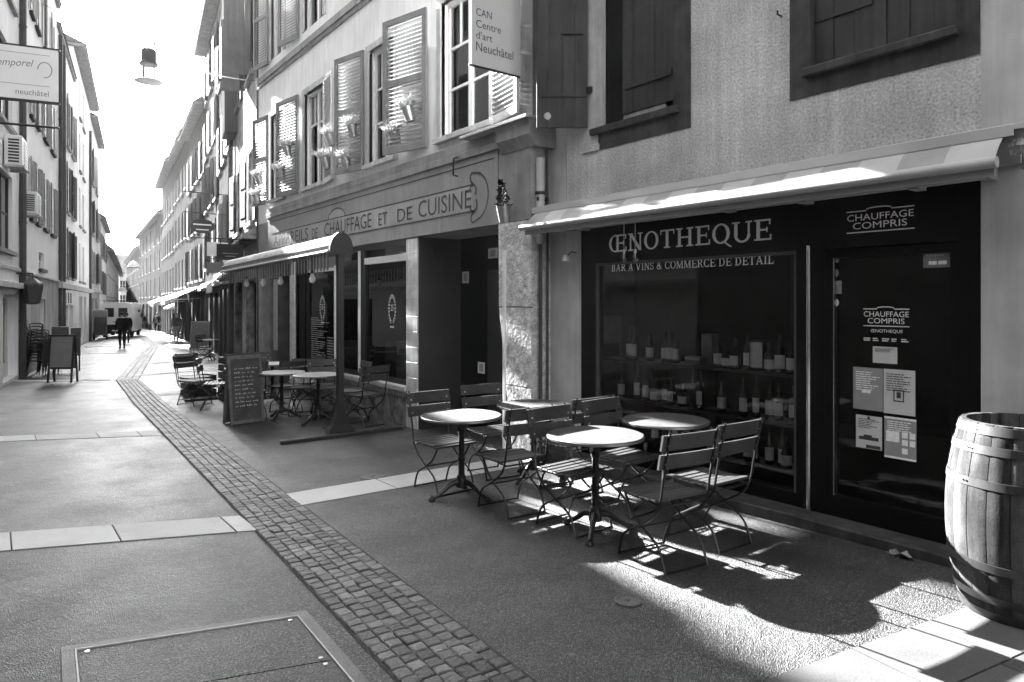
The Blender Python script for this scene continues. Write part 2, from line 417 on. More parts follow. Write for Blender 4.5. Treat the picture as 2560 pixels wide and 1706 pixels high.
scene.view_settings.exposure = 4.05; scene.view_settings.gamma = 1
scene.cycles.max_bounces = 8; scene.cycles.transparent_max_bounces = 12; scene.cycles.sample_clamp_indirect = 6
scene.cycles.caustics_reflective = False; scene.cycles.caustics_refractive = False
scene.cycles.volume_bounces = 0

# ---------------------------------------------------------------- ground
g = MB(); g.quad((-150,-40,gz(-40)), (250,-40,gz(-40)), (250,600,gz(600)), (-150,600,gz(600)))
tag(g.build('road', M['asphalt']), kind='structure')

def slab(b, pts, h, bev=.006):
    """paving slab lying on the sloping ground: plan polygon pts, top h above the road, edges eased"""
    n = len(pts); cx = sum(p[0] for p in pts)/n; cy = sum(p[1] for p in pts)/n
    def ins(p, d):
        l = math.hypot(cx-p[0], cy-p[1]) or 1; return (p[0]+(cx-p[0])/l*d, p[1]+(cy-p[1])/l*d)
    vs = [(p[0], p[1], gz(p[1])+.001) for p in pts] + [(p[0], p[1], gz(p[1])+h-bev*.6) for p in pts]
    vs += [(*ins(p, bev), gz(ins(p, bev)[1])+h) for p in pts]
    fs = []
    for k in (0, n):
        for i in range(n): j = (i+1) % n; fs.append((k+i, k+j, k+n+j, k+n+i))
    fs.append(tuple(range(2*n, 3*n)))
    b.add(vs, fs)

# pale stone bands across the street: (left end, right end, width), each cut into long slabs by narrow joints
bands = MB(); bjoint = MB()
def band(A, B, w0, w1, seed):
    q = random.Random(seed); ax, ay = A; bx, by = B; L_ = math.hypot(bx-ax, by-ay); s = 0
    bjoint.poly([(ax, ay-w0/2, gz(ay-w0/2)+.003), (bx, by-w1/2, gz(by-w1/2)+.003), (bx, by+w1/2, gz(by+w1/2)+.003), (ax, ay+w0/2, gz(ay+w0/2)+.003)])
    while s < L_-.02:
        e = min(s + q.uniform(.5, .95), L_); f0, f1 = s/L_, (e-.012)/L_
        P = lambda f, sd: (ax+(bx-ax)*f, ay+(by-ay)*f + sd*(w0+(w1-w0)*f-.006)/2)
        slab(bands, [P(f0,-1), P(f1,-1), P(f1,1), P(f0,1)], .007, .004); s = e
band((-3.2, 7.7), (1.62, 5.56), .56, .48, 1); band((2.1, 6.0), (4.78, 5.95), .46, .46, 2)
band((-2, 12.6), (1.86, 10.56), .5, .48, 3); band((-.2, 21.9), (2.44, 19.95), .42, .4, 5)
band((2.62, 15.55), (4.75, 16.1), .4, .4, 6); band((3.1, 20.9), (5.6, 21.75), .4, .4, 7); band((3.95, 25.6), (6.6, 26.6), .4, .4, 8)
band((.9, 36.3), (5.9, 32.6), .5, .5, 9); band((1.2, 44.6), (6.4, 40.2), .5, .5, 10); band((6.9, 35.2), (8.8, 36), .5, .5, 11)
tag(bands.build('pale_stone_bands', M['granite_pale']), kind='structure')
tag(bjoint.build('band_joints', M['joint']), kind='structure')

# cobbled gutter strip zigzagging down the street
path = [(1.2,-6), (1.545,0), (1.685,2.557), (1.87,5.8), (2.33,14.3), (2.72,19.7), (6.45,38.7), (9.3,60), (12.4,95)]
HW = .245
def mitre(i):
    p = Vector(path[i]); d0 = (p - Vector(path[i-1])).normalized() if i else None
    d1 = (Vector(path[i+1]) - p).normalized() if i < len(path)-1 else None
    d0 = d0 or d1; d1 = d1 or d0
    n0, n1 = Vector((-d0.y, d0.x)), Vector((-d1.y, d1.x)); m = (n0+n1).normalized()
    return m * (1/max(.4, m.dot(n0)))
cb, cpale, cj = MB(), MB(), MB(); q = random.Random(3)
for i in range(len(path)-1):
    a, b = Vector(path[i]), Vector(path[i+1]); ma, mb = mitre(i), mitre(i+1); L_ = (b-a).length
    PT = lambda f, w: (a+(b-a)*f) + (ma+(mb-ma)*f)*w
    c4 = [PT(0,-HW-.015), PT(1,-HW-.015), PT(1,HW+.015), PT(0,HW+.015)]
    cj.poly([(p.x, p.y, gz(p.y)+.004) for p in c4])
    if a.y > 45: 
        continue
    near = b.y < 22
    step = .085 if near else .3; rows = 6 if near else 3; n = int(L_/step)
    for r in range(rows):
        w0 = -HW + 2*HW*r/rows; w1 = w0 + 2*HW/rows; off = q.random()*.5
        cuts = [0] + [min(1, max(0, (k+off+q.uniform(-.16,.16))/n)) for k in range(1, n)] + [1]
        for k in range(len(cuts)-1):
            f0, f1 = cuts[k], cuts[k+1]
            if f1-f0 < .02*step/L_*10: continue
            y_mid = a.y+(b.y-a.y)*f0
            if y_mid < .8: continue
            gp = .003/L_; ww = q.uniform(-.006,.006); hh = q.uniform(.011,.017)
            pts = [PT(f0+gp, w0+.003+ww), PT(f1-gp, w0+.003-ww), PT(f1-gp, w1-.003), PT(f0+gp, w1-.003)]
            pts = [(p.x+q.uniform(-.004,.004), p.y+q.uniform(-.004,.004)) for p in pts][::-1]
            pts = pts[::-1] if (pts[1][0]-pts[0][0])*(pts[2][1]-pts[0][1])-(pts[1][1]-pts[0][1])*(pts[2][0]-pts[0][0]) < 0 else pts
            slab(cpale if q.random() < .12 else cb, pts, hh, .009)
far = MB()
for i in range(6, len(path)-1):
    a, b = Vector(path[i]), Vector(path[i+1]); ma, mb = mitre(i), mitre(i+1)
    far.poly([(p.x, p.y, gz(p.y)+.012) for p in (a-ma*HW, b-mb*HW, b+mb*HW, a+ma*HW)])
tag(cb.build('cobbled_gutter', M['cobble']), kind='structure'); tag(cpale.build('pale_cobbles', M['cobble_pale']), kind='structure')
tag(cj.build('gutter_bed', M['joint']), kind='structure'); tag(far.build('far_cobbled_gutter', M['cobble']), kind='structure')

# pale slab paving by the barrel
pv, pj = MB(), MB()
U_, V_ = Vector((.985,-.17)), Vector((-.17,-.985)); O_ = Vector((2.72, 1.74))
pj.poly([(p.x, p.y, gz(p.y)+.003) for p in (O_, O_+V_*3, O_+V_*3+U_*2.35, O_+U_*2.35)][::-1])
ys = [0, .42, .80, 1.3, 1.8, 2.4, 3]
for r in range(len(ys)-1):
    x = 0; k = 0
    while x < 2.33:
        e = min(x + q.uniform(.5, .8), 2.35)
        pts = [O_+U_*(x+.004)+V_*(ys[r]+.004), O_+U_*(x+.004)+V_*(ys[r+1]-.004), O_+U_*(e-.004)+V_*(ys[r+1]-.004), O_+U_*(e-.004)+V_*(ys[r]+.004)]
        slab(pv, [tuple(p) for p in pts], .011, .004); x = e
tag(pv.build('pale_paving', M['paving']), kind='structure'); tag(pj.build('paving_joints', M['joint']), kind='structure')

# ---------------------------------------------------------------- things let into the ground
def ground_frame(o, x, y):           # put a thing on the sloping street
    o.location = (x, y, gz(y)); return o
# service hatch: two covers in one metal frame
hat = empty('service_hatch', (1.384, 3.71, gz(3.71)), 0, 'large two-part metal service hatch set in the asphalt beside the cobbled gutter', 'hatch')
hat.rotation_euler = (math.atan(-SLOPE), 0, 0)
hu, hv = Vector((-.953,.303,0)), Vector((-.05,-.999,0))
hp = lambda a, b_, z=0: hu*a + hv*b_ + Vector((0,0,z))
WH, LH = 1.17, 1.5
fr = MB()
for (a0,a1,b0,b1) in ((0,WH,0,.055),(0,WH,LH-.055,LH),(0,.055,.055,LH-.055),(WH-.055,WH,.055,LH-.055)):
    fr.prism([hp(a0,b0,.001),hp(a1,b0,.001),hp(a1,b1,.001),hp(a0,b1,.001)], (0,0,.009))
fr.build('frame', M['hatch'], hat)
for (b0,b1) in ((.07,.62),(.63,1.43)):
    c_ = MB(); c_.prism([hp(.07,b0,.001),hp(WH-.07,b0,.001),hp(WH-.07,b1,.001),hp(.07,b1,.001)], (0,0,.006)); cv = c_.build('cover', M['asphalt'], hat)
    for (a,b_) in ((.11,b0+.03),(WH-.11,b0+.03),(.11,b1-.03),(WH-.11,b1-.03)):
        k = MB(); k.lathe([(.012,0),(.012,.004),(.0,.005)], 10, tuple(hp(a,b_,.007))); k.build('bolt', M['zinc'], cv)
    text_mesh('Contin', hu, hv, hp(.5,b0+.05,.0078), width=.26, ext=.0005).build('lettering', M['ink'], cv)
st = MB()
for (a,) in ((.062,),(WH-.062,)): st.prism([hp(a-.004,.06,.001),hp(a+.004,.06,.001),hp(a+.004,LH-.06,.001),hp(a-.004,LH-.06,.001)], (0,0,.012))
st.prism([hp(.06,.058,.001),hp(WH-.06,.058,.001),hp(WH-.06,.066,.001),hp(.06,.066,.001)], (0,0,.012))
st.build('edge_strip', M['pipe_light'], hat)
def round_cover(name, x, y, r, label, cat, slots=False, m='hatch'):
    e = ground_frame(empty(name, (0,0,0), 0, label, cat), x, y); e.rotation_euler = (math.atan(-SLOPE), 0, 0)
    b = MB(); b.lathe([(r,.001),(r,.008),(r*.86,.010),(r*.84,.004)], 40, close=False); b.build('rim', M[m], e)
    d = MB()
    if slots:
        k = -r*.8
        while k < r*.8:
            h = math.sqrt(max(0, (r*.84)**2-k*k)); d.box(k, k+.018, -h, h, .002, .009); k += .036
        bb = MB(); bb.lathe([(r*.85,.0015),(0,.0016)], 32, close=False); bb.build('pit', M['joint'], e)
    else: d.lathe([(r*.83,.001),(r*.83,.007),(r*.3,.007),(r*.28,.004),(r*.1,.004),(r*.08,.012),(0,.012)], 40, close=False)
    d.build('cover', M[m], e); return e
round_cover('valve_cover', 2.873, 2.689, .075, 'small round metal valve cover in the shaded asphalt near the sunlit strip', 'valve cover')
round_cover('valve_cover', 3.05, 6.33, .13, 'round metal cover let into the asphalt beside the pale stone band', 'valve cover')
round_cover('drain_grate', 2.86, 1.50, .17, 'round slotted drain grate at the corner of the pale paving', 'drain grate', True, 'iron')
# ---------------------------------------------------------------- plan helpers (photo measurements -> real positions on the facades)
S_, C_ = math.sin(YAW), math.cos(YAW)
def on_plane(px, py, X):
    u, v = (px-1280)/1707, (py-755)/1707; t = X/(S_+u*C_); return t*(C_-u*S_), 1.66 - v*t
UA, VZ = (-1,0,0), (0,0,1)           # reading direction on right-hand facades (towards the viewer) and up

def shell(b, a0, a1, z0, z1, deep):
    """the rest of a building behind its facade sheet"""
    b.quad((a0,0,z0),(a0,-deep,z0),(a0,-deep,z1),(a0,0,z1)); b.quad((a1,-deep,z0),(a1,0,z0),(a1,0,z1),(a1,-deep,z1))
    b.quad((a0,0,z1),(a0,-deep,z1),(a1,-deep,z1),(a1,0,z1)); b.quad((a0,-deep,z0),(a1,-deep,z0),(a1,-deep,z1),(a0,-deep,z1))
def louvre_mb(w, h, mid=.52, slat=.055, t=.035):
    b = MB(); s = .055
    b.box(0, s, 0, t, 0, h); b.box(w-s, w, 0, t, 0, h)
    for (z0, z1) in ((0,.09),(h*mid-.04,h*mid+.04),(h-.08,h)): b.box(s, w-s, .001, t-.001, z0, z1)
    for (z0, z1) in ((.09,h*mid-.04),(h*mid+.04,h-.08)):
        n = int((z1-z0)/slat); st = (z1-z0)/n
        for i in range(n):
            c = z0 + st*(i+.5)
            b.prism([(s,.004,c+.002),(s,t-.004,c-.026),(s,t-.004,c-.018),(s,.004,c+.010)], (w-2*s,0,0))
    return b
def window(parent, a0, a1, z0, z1, deep=.16, frame='paint_white', cols=2, bars=(.33,.66), pane=None, sur=None, sw=.13, sill=None, f=.06, sil_t=.07, top=None):
    """a window set back in its hole: frame with glazing bars > pane, surround, sill"""
    y = -deep; b = MB()
    b.box(a0, a0+f, y, y+.05, z0, z1); b.box(a1-f, a1, y, y+.05, z0, z1); b.box(a0+f, a1-f, y+.001, y+.049, z0, z0+f); b.box(a0+f, a1-f, y+.001, y+.049, z1-f, z1)
    for k in range(1, cols):
        c = a0 + (a1-a0)*k/cols; b.box(c-.04, c+.04, y+.002, y+.056, z0+f, z1-f)
    if cols == 2 and bars:
        for c in (a0+(a1-a0)*.27, a0+(a1-a0)*.73): b.box(c-.012, c+.012, y+.004, y+.04, z0+(z1-z0)*bars[-1], z1-f)
    for q_ in bars: zz = z0+(z1-z0)*q_; b.box(a0+f, a1-f, y+.006, y+.042, zz-.017, zz+.017)
    w = b.build('window', M[frame], parent)
    p = MB(); p.quad((a1-f,y+.02,z0+f),(a0+f,y+.02,z0+f),(a0+f,y+.02,z1-f),(a1-f,y+.02,z1-f)); p.build('pane', pane or M['pane_dark'], w)
    if sur:
        s = MB(); s.box(a0-sw, a0, -.05, .025, z0, z1+sw); s.box(a1, a1+sw, -.05, .025, z0, z1+sw); s.box(a0, a1, -.05, .024, z1, z1+sw); s.build('surround', M[sur], w)
    if sill:
        s = MB(); s.bbox(a0-sw*1.1, a1+sw*1.1, -.1, .09, z0-sil_t-.001, z0-.001, .01); s.build('sill', M[sill], w)
    return w

# ================================================================ wine shop building (nearest on the right)
X1 = 5.03
B1 = empty('wine_shop_building', (X1,0,0), R(90), 'stuccoed corner house with closed dark shutters above the black wine shop front', 'building')
w = MB(); w.wallgrid(1.66, 5.62, 2.44, 13, [(3.94,5.33,3.24,5.9,.12),(1.665,2.97,3.25,5.9,.12)]); shell(w, -6, 5.97, -.4, 13, 9)
w.build('wall', M['stucco'], B1)
w = MB(); w.wallgrid(-6, 1.66, -.4, 13, [], out=.002); w.wallgrid(5.62, 5.97, 2.44, 13, [], out=.003); w.wallgrid(5.42, 5.97, -.3, 2.44, [], out=.003, depth=.2)
w.quad((1.66,-.2,2.44),(1.66,.0,2.44),(5.42,.0,2.44),(5.42,-.2,2.44)); w.quad((5.42,.003,-.3),(5.42,-.2,-.3),(5.42,-.2,2.44),(5.42,.003,2.44)); w.quad((1.66,-.2,-.3),(1.66,.002,-.3),(1.66,.002,2.44),(1.66,-.2,2.44))
w.build('plaster_strip', M['plaster'], B1)
def plank_leaf(a0, a1, z0, z1, y, n, t=.03):
    b = MB(); wd = (a1-a0)/n
    for i in range(n): b.bbox(a0+i*wd+.002, a0+(i+1)*wd-.002, y-t, y-.004*(i % 2), z0, z1, .004)
    return b
# first window: left leaf swung out, right leaf closed
s = MB(); s.box(3.94,4.13,-.1,.012,3.24,5.9); s.box(4.13,5.12,-.1,.011,3.24,3.40); s.bbox(4.06,5.2,-.1,.06,3.40,3.47,.012)
win = s.build('window', M['stone_dark'], B1)
s = MB(); s.box(5.12,5.33,-.1,.013,3.30,5.9); s.bbox(5.10,5.35,-.1,.03,3.24,3.32,.02); s.build('jamb', M['pipe_light'], win)  # left jamb paler than the surround: light it catches, put into its colour
plank_leaf(4.135,4.84,3.56,5.9,-.06,5).build('shutter', M['shutter_dark'], win)
for zz in (3.80,5.3): s = MB(); s.bbox(4.2,4.80,-.062,-.045,zz,zz+.06,.004); s.build('shutter_rail', M['shutter_dark'], win)
s = MB(); s.quad((5.12,-.11,3.47),(4.13,-.11,3.47),(4.13,-.11,5.9),(5.12,-.11,5.9)); s.build('dark_opening', M['interior'], win)
s = MB(); s.box(4.3,4.84,-.1,-.075,3.475,3.555); s.build('casement_rail', M['stone_grey'], win)
lf = plank_leaf(0,.54,0,2.6,0,4,.035)
for zz in (.32,1.9): lf.box(.0,.5,.001,.012,zz,zz+.035)
lf.box(.05,.28,.001,.018,.98,1.0); lf.box(.08,.1,.001,.02,.7,.9); lf.box(.4,.42,.001,.016,.35,.6)
sh = lf.build('open_shutter', M['shutter_dark'], win, loc=(5.25,.035,3.50)); sh.rotation_euler = (0,0,math.atan2(.605,.796)*0 + math.atan2(.796,.605))
c = MB(); c.lathe([(.03,0),(.042,.006),(.04,.012),(.012,.016),(0,.016)], 10, M4=Matrix.Translation((.42,.002,.12)) @ Matrix.Rotation(R(90),4,'X') @ Matrix.Rotation(0,4,'Z')); 
c.build('shutter_catch', M['pipe_light'], sh)
for zz in (3.86,5.4): h_ = MB(); h_.box(5.2,5.3,.012,.05,zz,zz+.06); h_.build('hinge', M['iron'], win)
# second window: both leaves closed
s = MB(); s.box(1.665,1.80,-.1,.012,3.25,5.9); s.box(2.80,2.97,-.1,.012,3.25,5.9); s.box(1.8,2.8,-.1,.011,3.25,3.40); s.bbox(1.78,2.84,-.1,.07,3.40,3.46,.012)
win = s.build('window', M['stone_dark'], B1)
for (a,b_) in ((1.80,2.26),(2.34,2.80)): plank_leaf(a,b_,3.46,5.9,-.05,3).build('shutter', M['shutter_dark'], win)
s = MB(); s.bbox(2.26,2.34,-.09,-.035,3.46,5.9,.006); s.build('meeting_bar', M['shutter_dark'], win)
for aa in (1.82,2.36): s = MB(); s.box(aa,aa+.43,-.052,-.04,3.82,3.85); s.build('hinge_strap', M['iron'], win)
for (a, z) in ((4.42,4.72),(3.88,4.55),(3.05,3.95)):
    k = MB(); k.tube([(a,0,z),(a,.05,z),(a,.055,z+.03)], .008, 6); k.build('shutter_hook', M['iron'], B1)

# shop front
f_ = MB(); y0, y1 = -.14, -.03
f_.box(5.19,5.42,y0,y1,.04,2.44); f_.box(1.66,5.19,y0,y1-.001,2.065,2.44); f_.box(2.71,2.94,y0,y1,.04,2.065); f_.box(1.66,1.80,y0,y1,.04,2.065); f_.box(2.94,5.19,y0,y1-.002,.04,.15); f_.box(1.80,2.71,y0,y1-.002,.04,.15)
sf = f_.build('shop_front', M['shop_black'], B1)
f_ = MB()
for (a,b_) in ((5.165,5.19),(2.94,2.955)): f_.box(a,b_,-.1,-.024,.15,2.065)
f_.box(2.955,5.165,-.1,-.03,2.04,2.065); f_.build('window_frame', M['pipe_dark'], sf)
g_ = MB(); g_.quad((5.165,-.06,.15),(2.955,-.06,.15),(2.955,-.06,2.04),(5.165,-.06,2.04)); g_.build('window_pane', GL, sf)
step = MB(); step.bbox(1.2,5.9,-.3,.19,-.2,.04,.012); step.build('doorstep', M['stone_dark'], B1)
# glazed door
d_ = MB(); d_.box(2.64,2.71,-.1,-.035,.06,2.05); d_.box(1.80,1.85,-.1,-.035,.06,2.05); d_.box(1.85,2.64,-.1,-.036,.06,.2); d_.box(1.85,2.64,-.1,-.036,1.99,2.05)
door = d_.build('door', M['shop_black'], B1)
g_ = MB(); g_.quad((2.64,-.07,.2),(1.85,-.07,.2),(1.85,-.07,1.99),(2.64,-.07,1.99)); g_.build('door_pane', GL, door)
h_ = MB(); h_.tube([(2.79,.055,.02),(2.79,.055,2.09)], .016, 12)
for zz in (.3,1.1,1.9): h_.tube([(2.79,.055,zz),(2.79,-.03,zz)], .01, 8)
h_.build('door_handle', M['steel'], door)
s = MB(); s.box(2.632,2.640,-.068,-.028,.2,1.99); s.build('edge_strip', M['steel'], door)
# dark interior behind the glass
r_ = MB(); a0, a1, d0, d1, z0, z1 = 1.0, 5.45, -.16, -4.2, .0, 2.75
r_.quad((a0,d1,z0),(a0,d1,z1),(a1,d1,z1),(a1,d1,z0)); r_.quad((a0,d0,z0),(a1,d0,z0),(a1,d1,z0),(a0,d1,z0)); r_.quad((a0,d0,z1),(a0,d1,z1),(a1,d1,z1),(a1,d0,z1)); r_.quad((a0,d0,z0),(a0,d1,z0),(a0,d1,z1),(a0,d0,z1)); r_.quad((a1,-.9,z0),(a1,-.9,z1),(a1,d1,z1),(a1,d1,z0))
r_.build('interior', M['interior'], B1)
r_ = MB(); r_.quad((a1,d0,z0),(a1,d0,z1),(a1,-.9,z1),(a1,-.9,z0)); r_.build('interior_side_wall', M['interior_grey'], B1)  # side wall grey only near the glass: daylight put into its colour
# lettering
serif_mesh('WNOTHEQUE', UA, VZ, (4.995,-.028,2.168), 1.845, .172).build('shop_lettering', M['lettering'], sf)
serif_mesh('BAR a VINS & COMMERCE DE DeTAIL', UA, VZ, (4.99,-.057,1.972), 1.84, .072).build('window_lettering', M['lettering'], sf)
def compris(a0, a1, z0, z1, y, parent, small=False):
    b = MB(); W = a0-a1; hgt = z1-z0; ln = hgt*.045
    def bar(p, qq, z, t): b.quad((p,y,z),(qq,y,z),(qq,y,z+t),(p,y,z+t))
    bar(a0, a1, z0, ln); bar(a0, a0-W*.3, z1-hgt*.14, ln); bar(a1+W*.32, a1, z1-hgt*.14, ln)
    pr = None
    for i in range(13):
        an = PI*i/12; x = a0-W*.49+W*.19*math.cos(an); z = z1-hgt*.14+hgt*.11*math.sin(an)**.6
        if pr: b.quad((pr[0],y,pr[1]),(x,y,z),(x,y,z+ln),(pr[0],y,pr[1]+ln))
        pr = (x,z)
    for (s_, wd, zz) in (('CHAUFFAGE',.98,.49),('COMPRIS',.8,.15)):
        t = text_mesh(s_, UA, VZ, (a0-W*.5,y,z0+hgt*zz), width=W*wd, height=hgt*.27, ext=.001, align='C'); b.add(t.v, t.f)
    b.build('door_lettering', M['lettering'], parent)
compris(2.537, 2.067, 2.165, 2.345, -.027, sf)
compris(2.433, 2.116, 1.482, 1.625, -.066, door)
t = text_mesh('ŒNOTHEQUE', UA, VZ, (2.38,-.066,1.435), width=.22, height=.026, ext=.001)
for i in range(5): lines_mesh(t, (2.43-.065*i,-.066,1.39), UA, VZ, .05, 2, .008, .006, i)
t.build('small_lettering', M['lettering'], door)

# papers stuck to the door glass
def paper(name, label, cat, px0, px1, py0, py1, m, rows=0, seed=1, extra=None, group=None, tilt=0):
    a0, zt = on_plane(px0, py0, X1+.065); a1, zb = on_plane(px1, py1, X1+.065); zt2 = on_plane(px1, py0, X1+.065)[1]
    e = empty(name, (X1+.066, a0, zb), R(90), label, cat, group); W, Hh = a0-a1, zt-zb
    b = MB(); b.box(-W, 0, 0, .0015, 0, Hh); b.build('sheet', M[m], e)
    k = MB()
    if rows: lines_mesh(k, (-W*.1,.002,Hh*.88), UA, VZ, W*.8, rows, Hh*.022, Hh*.03, seed)
    for (x0,x1,z0_,z1_) in (extra or []): k.quad((-W*x0,.0032,Hh*z0_),(-W*x1,.0032,Hh*z0_),(-W*x1,.0032,Hh*z1_),(-W*x0,.0032,Hh*z1_))
    if k.v: k.build('print', M['ink'] if m in ('paper','label') else M['label'], e)
    return e
GP = 'papers stuck on the shop door'
paper('notice', 'small pale handwritten card stuck on the shop door above the posters', 'notice', 2182,2243,866,911,'paper',5,2,None,GP)
paper('poster', 'grey text poster on the door glass, upper left of the four', 'poster', 2133,2207,917,1030,'paper_grey',9,3,[(.3,.6,.4,.47)],GP)
paper('poster', 'pale poster with a framed picture, upper right on the door glass', 'poster', 2209,2288,922,1042,'paper',8,4,[(.32,.66,.28,.31),(.32,.36,.31,.55),(.62,.66,.31,.55),(.32,.66,.52,.55),(.42,.56,.36,.5)],GP)
paper('poster', 'white poster with two dark cars, lower left on the door glass', 'poster', 2140,2205,1036,1128,'paper',6,5,[(.12,.88,.26,.36),(.3,.62,.36,.42),(.4,.95,.02,.12),(.45,.55,.9,.98)],GP)
paper('poster', 'grey poster with a grid of small pale squares, lower right on the door glass', 'poster', 2211,2291,1040,1156,'paper_grey',5,6,[(.06,.48,.4,.66),(.56,.74,.52,.66),(.8,.97,.52,.66),(.56,.74,.34,.48),(.8,.97,.34,.48),(.56,.74,.14,.28),(0,1,0,.05),(0,1,.95,1)],GP)
paper('sticker', 'square sticker with a crossed circle at the top of the door edge', 'sticker', 2053,2078,638,665,'paper',0,1,[(.2,.8,.42,.56),(.42,.56,.2,.8)])
paper('sticker', 'grey rectangular sticker between the two round ones on the door', 'sticker', 2072,2104,703,735,'paper_grey',3,8)
paper('sticker', 'dark information sticker in the top right corner of the door glass', 'sticker', 2308,2378,634,668,'sign_grey',3,9,[(.2,.5,.2,.45),(.55,.85,.2,.45)])
paper('sticker', 'tall narrow strip of card labels down the left edge of the door', 'sticker', 2054,2070,742,882,'paper_grey',14,10)
for (lab, px, py, r) in (('large round emblem sticker high on the shop door','',0,0),):
    for (cx_, cy_, rr, mm, lb) in ((2083,683,.042,'paper_grey','larger round sticker with rings high on the shop door'),(2086,757,.034,'label','smaller white round sticker low on the shop door edge'),(2091,651,.02,'paper_grey','tiny grey round sticker beside the square one on the shop door')):
        a, z = on_plane(cx_, cy_, X1+.065); e = empty('sticker', (X1+.066,a,z), R(90), lb, 'sticker')
        b = MB(); b.lathe([(rr,0),(rr,.0015),(rr*.72,.0015),(rr*.7,.001),(rr*.4,.001),(rr*.38,.0015),(0,.0015)], 24, M4=Matrix.Rotation(R(-90),4,'X'), close=False); b.build('disc', M[mm], e)

# shelves and bottles behind the glass
XS = 5.42
rack = empty('bottle_rack', (XS,0,.0), R(90), 'dark shelf unit holding rows of bottles behind the wine shop window', 'shelf')
for zz in (1.053,.643,.243):
    b = MB(); b.box(2.9,5.36,-.17,.14,zz-.025,zz); b.build('shelf', M['black_frame'], rack)
for a in (2.9,4.1,5.37):
    b = MB(); b.box(a-.012,a+.012,-.17,.14,.0,1.2 if a > 5 else 1.06); b.build('upright', M['black_frame'], rack)
def bottle(shape):
    prof = {'bordeaux':[(.036,0),(.038,.01),(.038,.19),(.032,.215),(.015,.24),(.014,.30),(.016,.302),(.016,.315),(0,.316)],
            'burgundy':[(.039,0),(.041,.01),(.041,.14),(.034,.19),(.018,.24),(.014,.29),(.016,.292),(.016,.305),(0,.306)],
            'squat':[(.05,0),(.052,.01),(.052,.12),(.045,.15),(.018,.175),(.016,.22),(.02,.222),(.02,.245),(0,.246)],
            'tin':[(.07,0),(.072,.008),(.072,.27),(.074,.275),(.07,.28),(0,.281)]}[shape]
    e = empty('wine_bottle' if shape != 'tin' else 'tin', (0,0,0), 0, 'x', 'bottle' if shape != 'tin' else 'tin')
    b = MB(); b.lathe(prof, 18); b.build('glass_body' if shape != 'tin' else 'can', M['bottle_glass'], e, smooth=True)
    r = prof[2][0] + .0008; zl = (.04,.15) if shape != 'squat' else (.03,.105)
    if shape == 'tin': zl = (.03,.25)
    l = MB(); l.lathe([(r,zl[0]),(r,zl[1])], 14, a0=R(100), a1=R(260), close=False); l.build('label', M['label'], e, smooth=True)
    return e
protos = {k: bottle(k) for k in ('bordeaux','burgundy','squat','tin')}
used = set(); qb = random.Random(11)
NAMES = {'bordeaux':'straight shouldered dark wine bottle with a pale label','burgundy':'sloping shouldered dark wine bottle with a pale label','squat':'squat round spirit bottle with a broad pale label','tin':'tall pale printed tin'}
SHN = {1.053:'top', .643:'middle', .243:'bottom'}
def put(kind, a, z, x=None):
    lab = f"{NAMES[kind]} on the {SHN[z]} shelf"; gr = f"bottles on the {SHN[z]} shelf"
    loc = (x or XS-.05+qb.uniform(-.04,.04), a, z); rz = qb.uniform(-.5,.5)
    if kind == 'tin': lab = 'tall pale printed tin standing among the bottles on the top shelf'; gr = None
    if kind in used: return dup(protos[kind], loc, rz, lab, gr)
    o = protos[kind]; used.add(kind); o.location = loc; o.rotation_euler = (0,0,rz); o['label'] = lab
    if gr: o['group'] = gr
    return o
for z, pxs in ((1.053,(1576,1594,1615,1635,1654,1672,1693,1715,1796,1822,1845,1862,1925,1955,1972)), (.643,(1559,1580,1594,1622,1640,1660,1685,1708,1730,1755,1780,1802,1830,1850,1868,1898,1924,1950,1972)), (.243,(1640,1668,1690,1715,1748,1775,1800,1828,1848,1870,1895,1920,1950,1970))):
    for k, px in enumerate(pxs):
        a = on_plane(px, 900, XS-.05)[0]
        if qb.random() < .1: continue
        a += qb.uniform(-.025, .025)
        o_ = put('squat' if (z == 1.053 and px in (1822,1845)) else qb.choice(('bordeaux','bordeaux','burgundy','burgundy','squat') if z < 1.2 else ('bordeaux','burgundy')), a, z); w_ = qb.uniform(.88,1.1); o_.scale = (w_, w_, qb.uniform(.86,1.16))
put('tin', on_plane(1890,900,XS-.06)[0], 1.053)
bx = MB(); bx.box(-.09,.09,-.06,.06,0,.08); e = empty('carton', (XS-.03, on_plane(1745,900,XS)[0], 1.053), R(90), 'low pale gift carton between the bottles on the top shelf', 'carton'); bx.build('box', M['sign_grey'], e)
l = MB(); l.box(-.085,.085,.0605,.062,.05,.078); l.build('label', M['paper'], e)
bx = MB(); bx.box(-.06,.06,-.05,.05,0,.3); e = empty('carton', (XS+.06, on_plane(1765,900,XS)[0], 1.053), R(90), 'tall upright gift carton standing behind the low carton on the top shelf', 'carton'); bx.build('box', M['sign_grey'], e)
l = MB(); l.box(-.055,.055,.0505,.052,.18,.29); l.build('label', M['paper_grey'], e)
e = empty('framed_notice', (5.55, 5.445, 1.02), R(180), 'framed printed notice on the side wall inside the shop window', 'notice')
b = MB(); b.box(-.16,.16,.0,.012,0,.5); b.build('frame', M['pipe_dark'], e); b = MB(); b.box(-.145,.145,.0125,.014,.015,.485); b.build('sheet', M['paper_grey'], e)

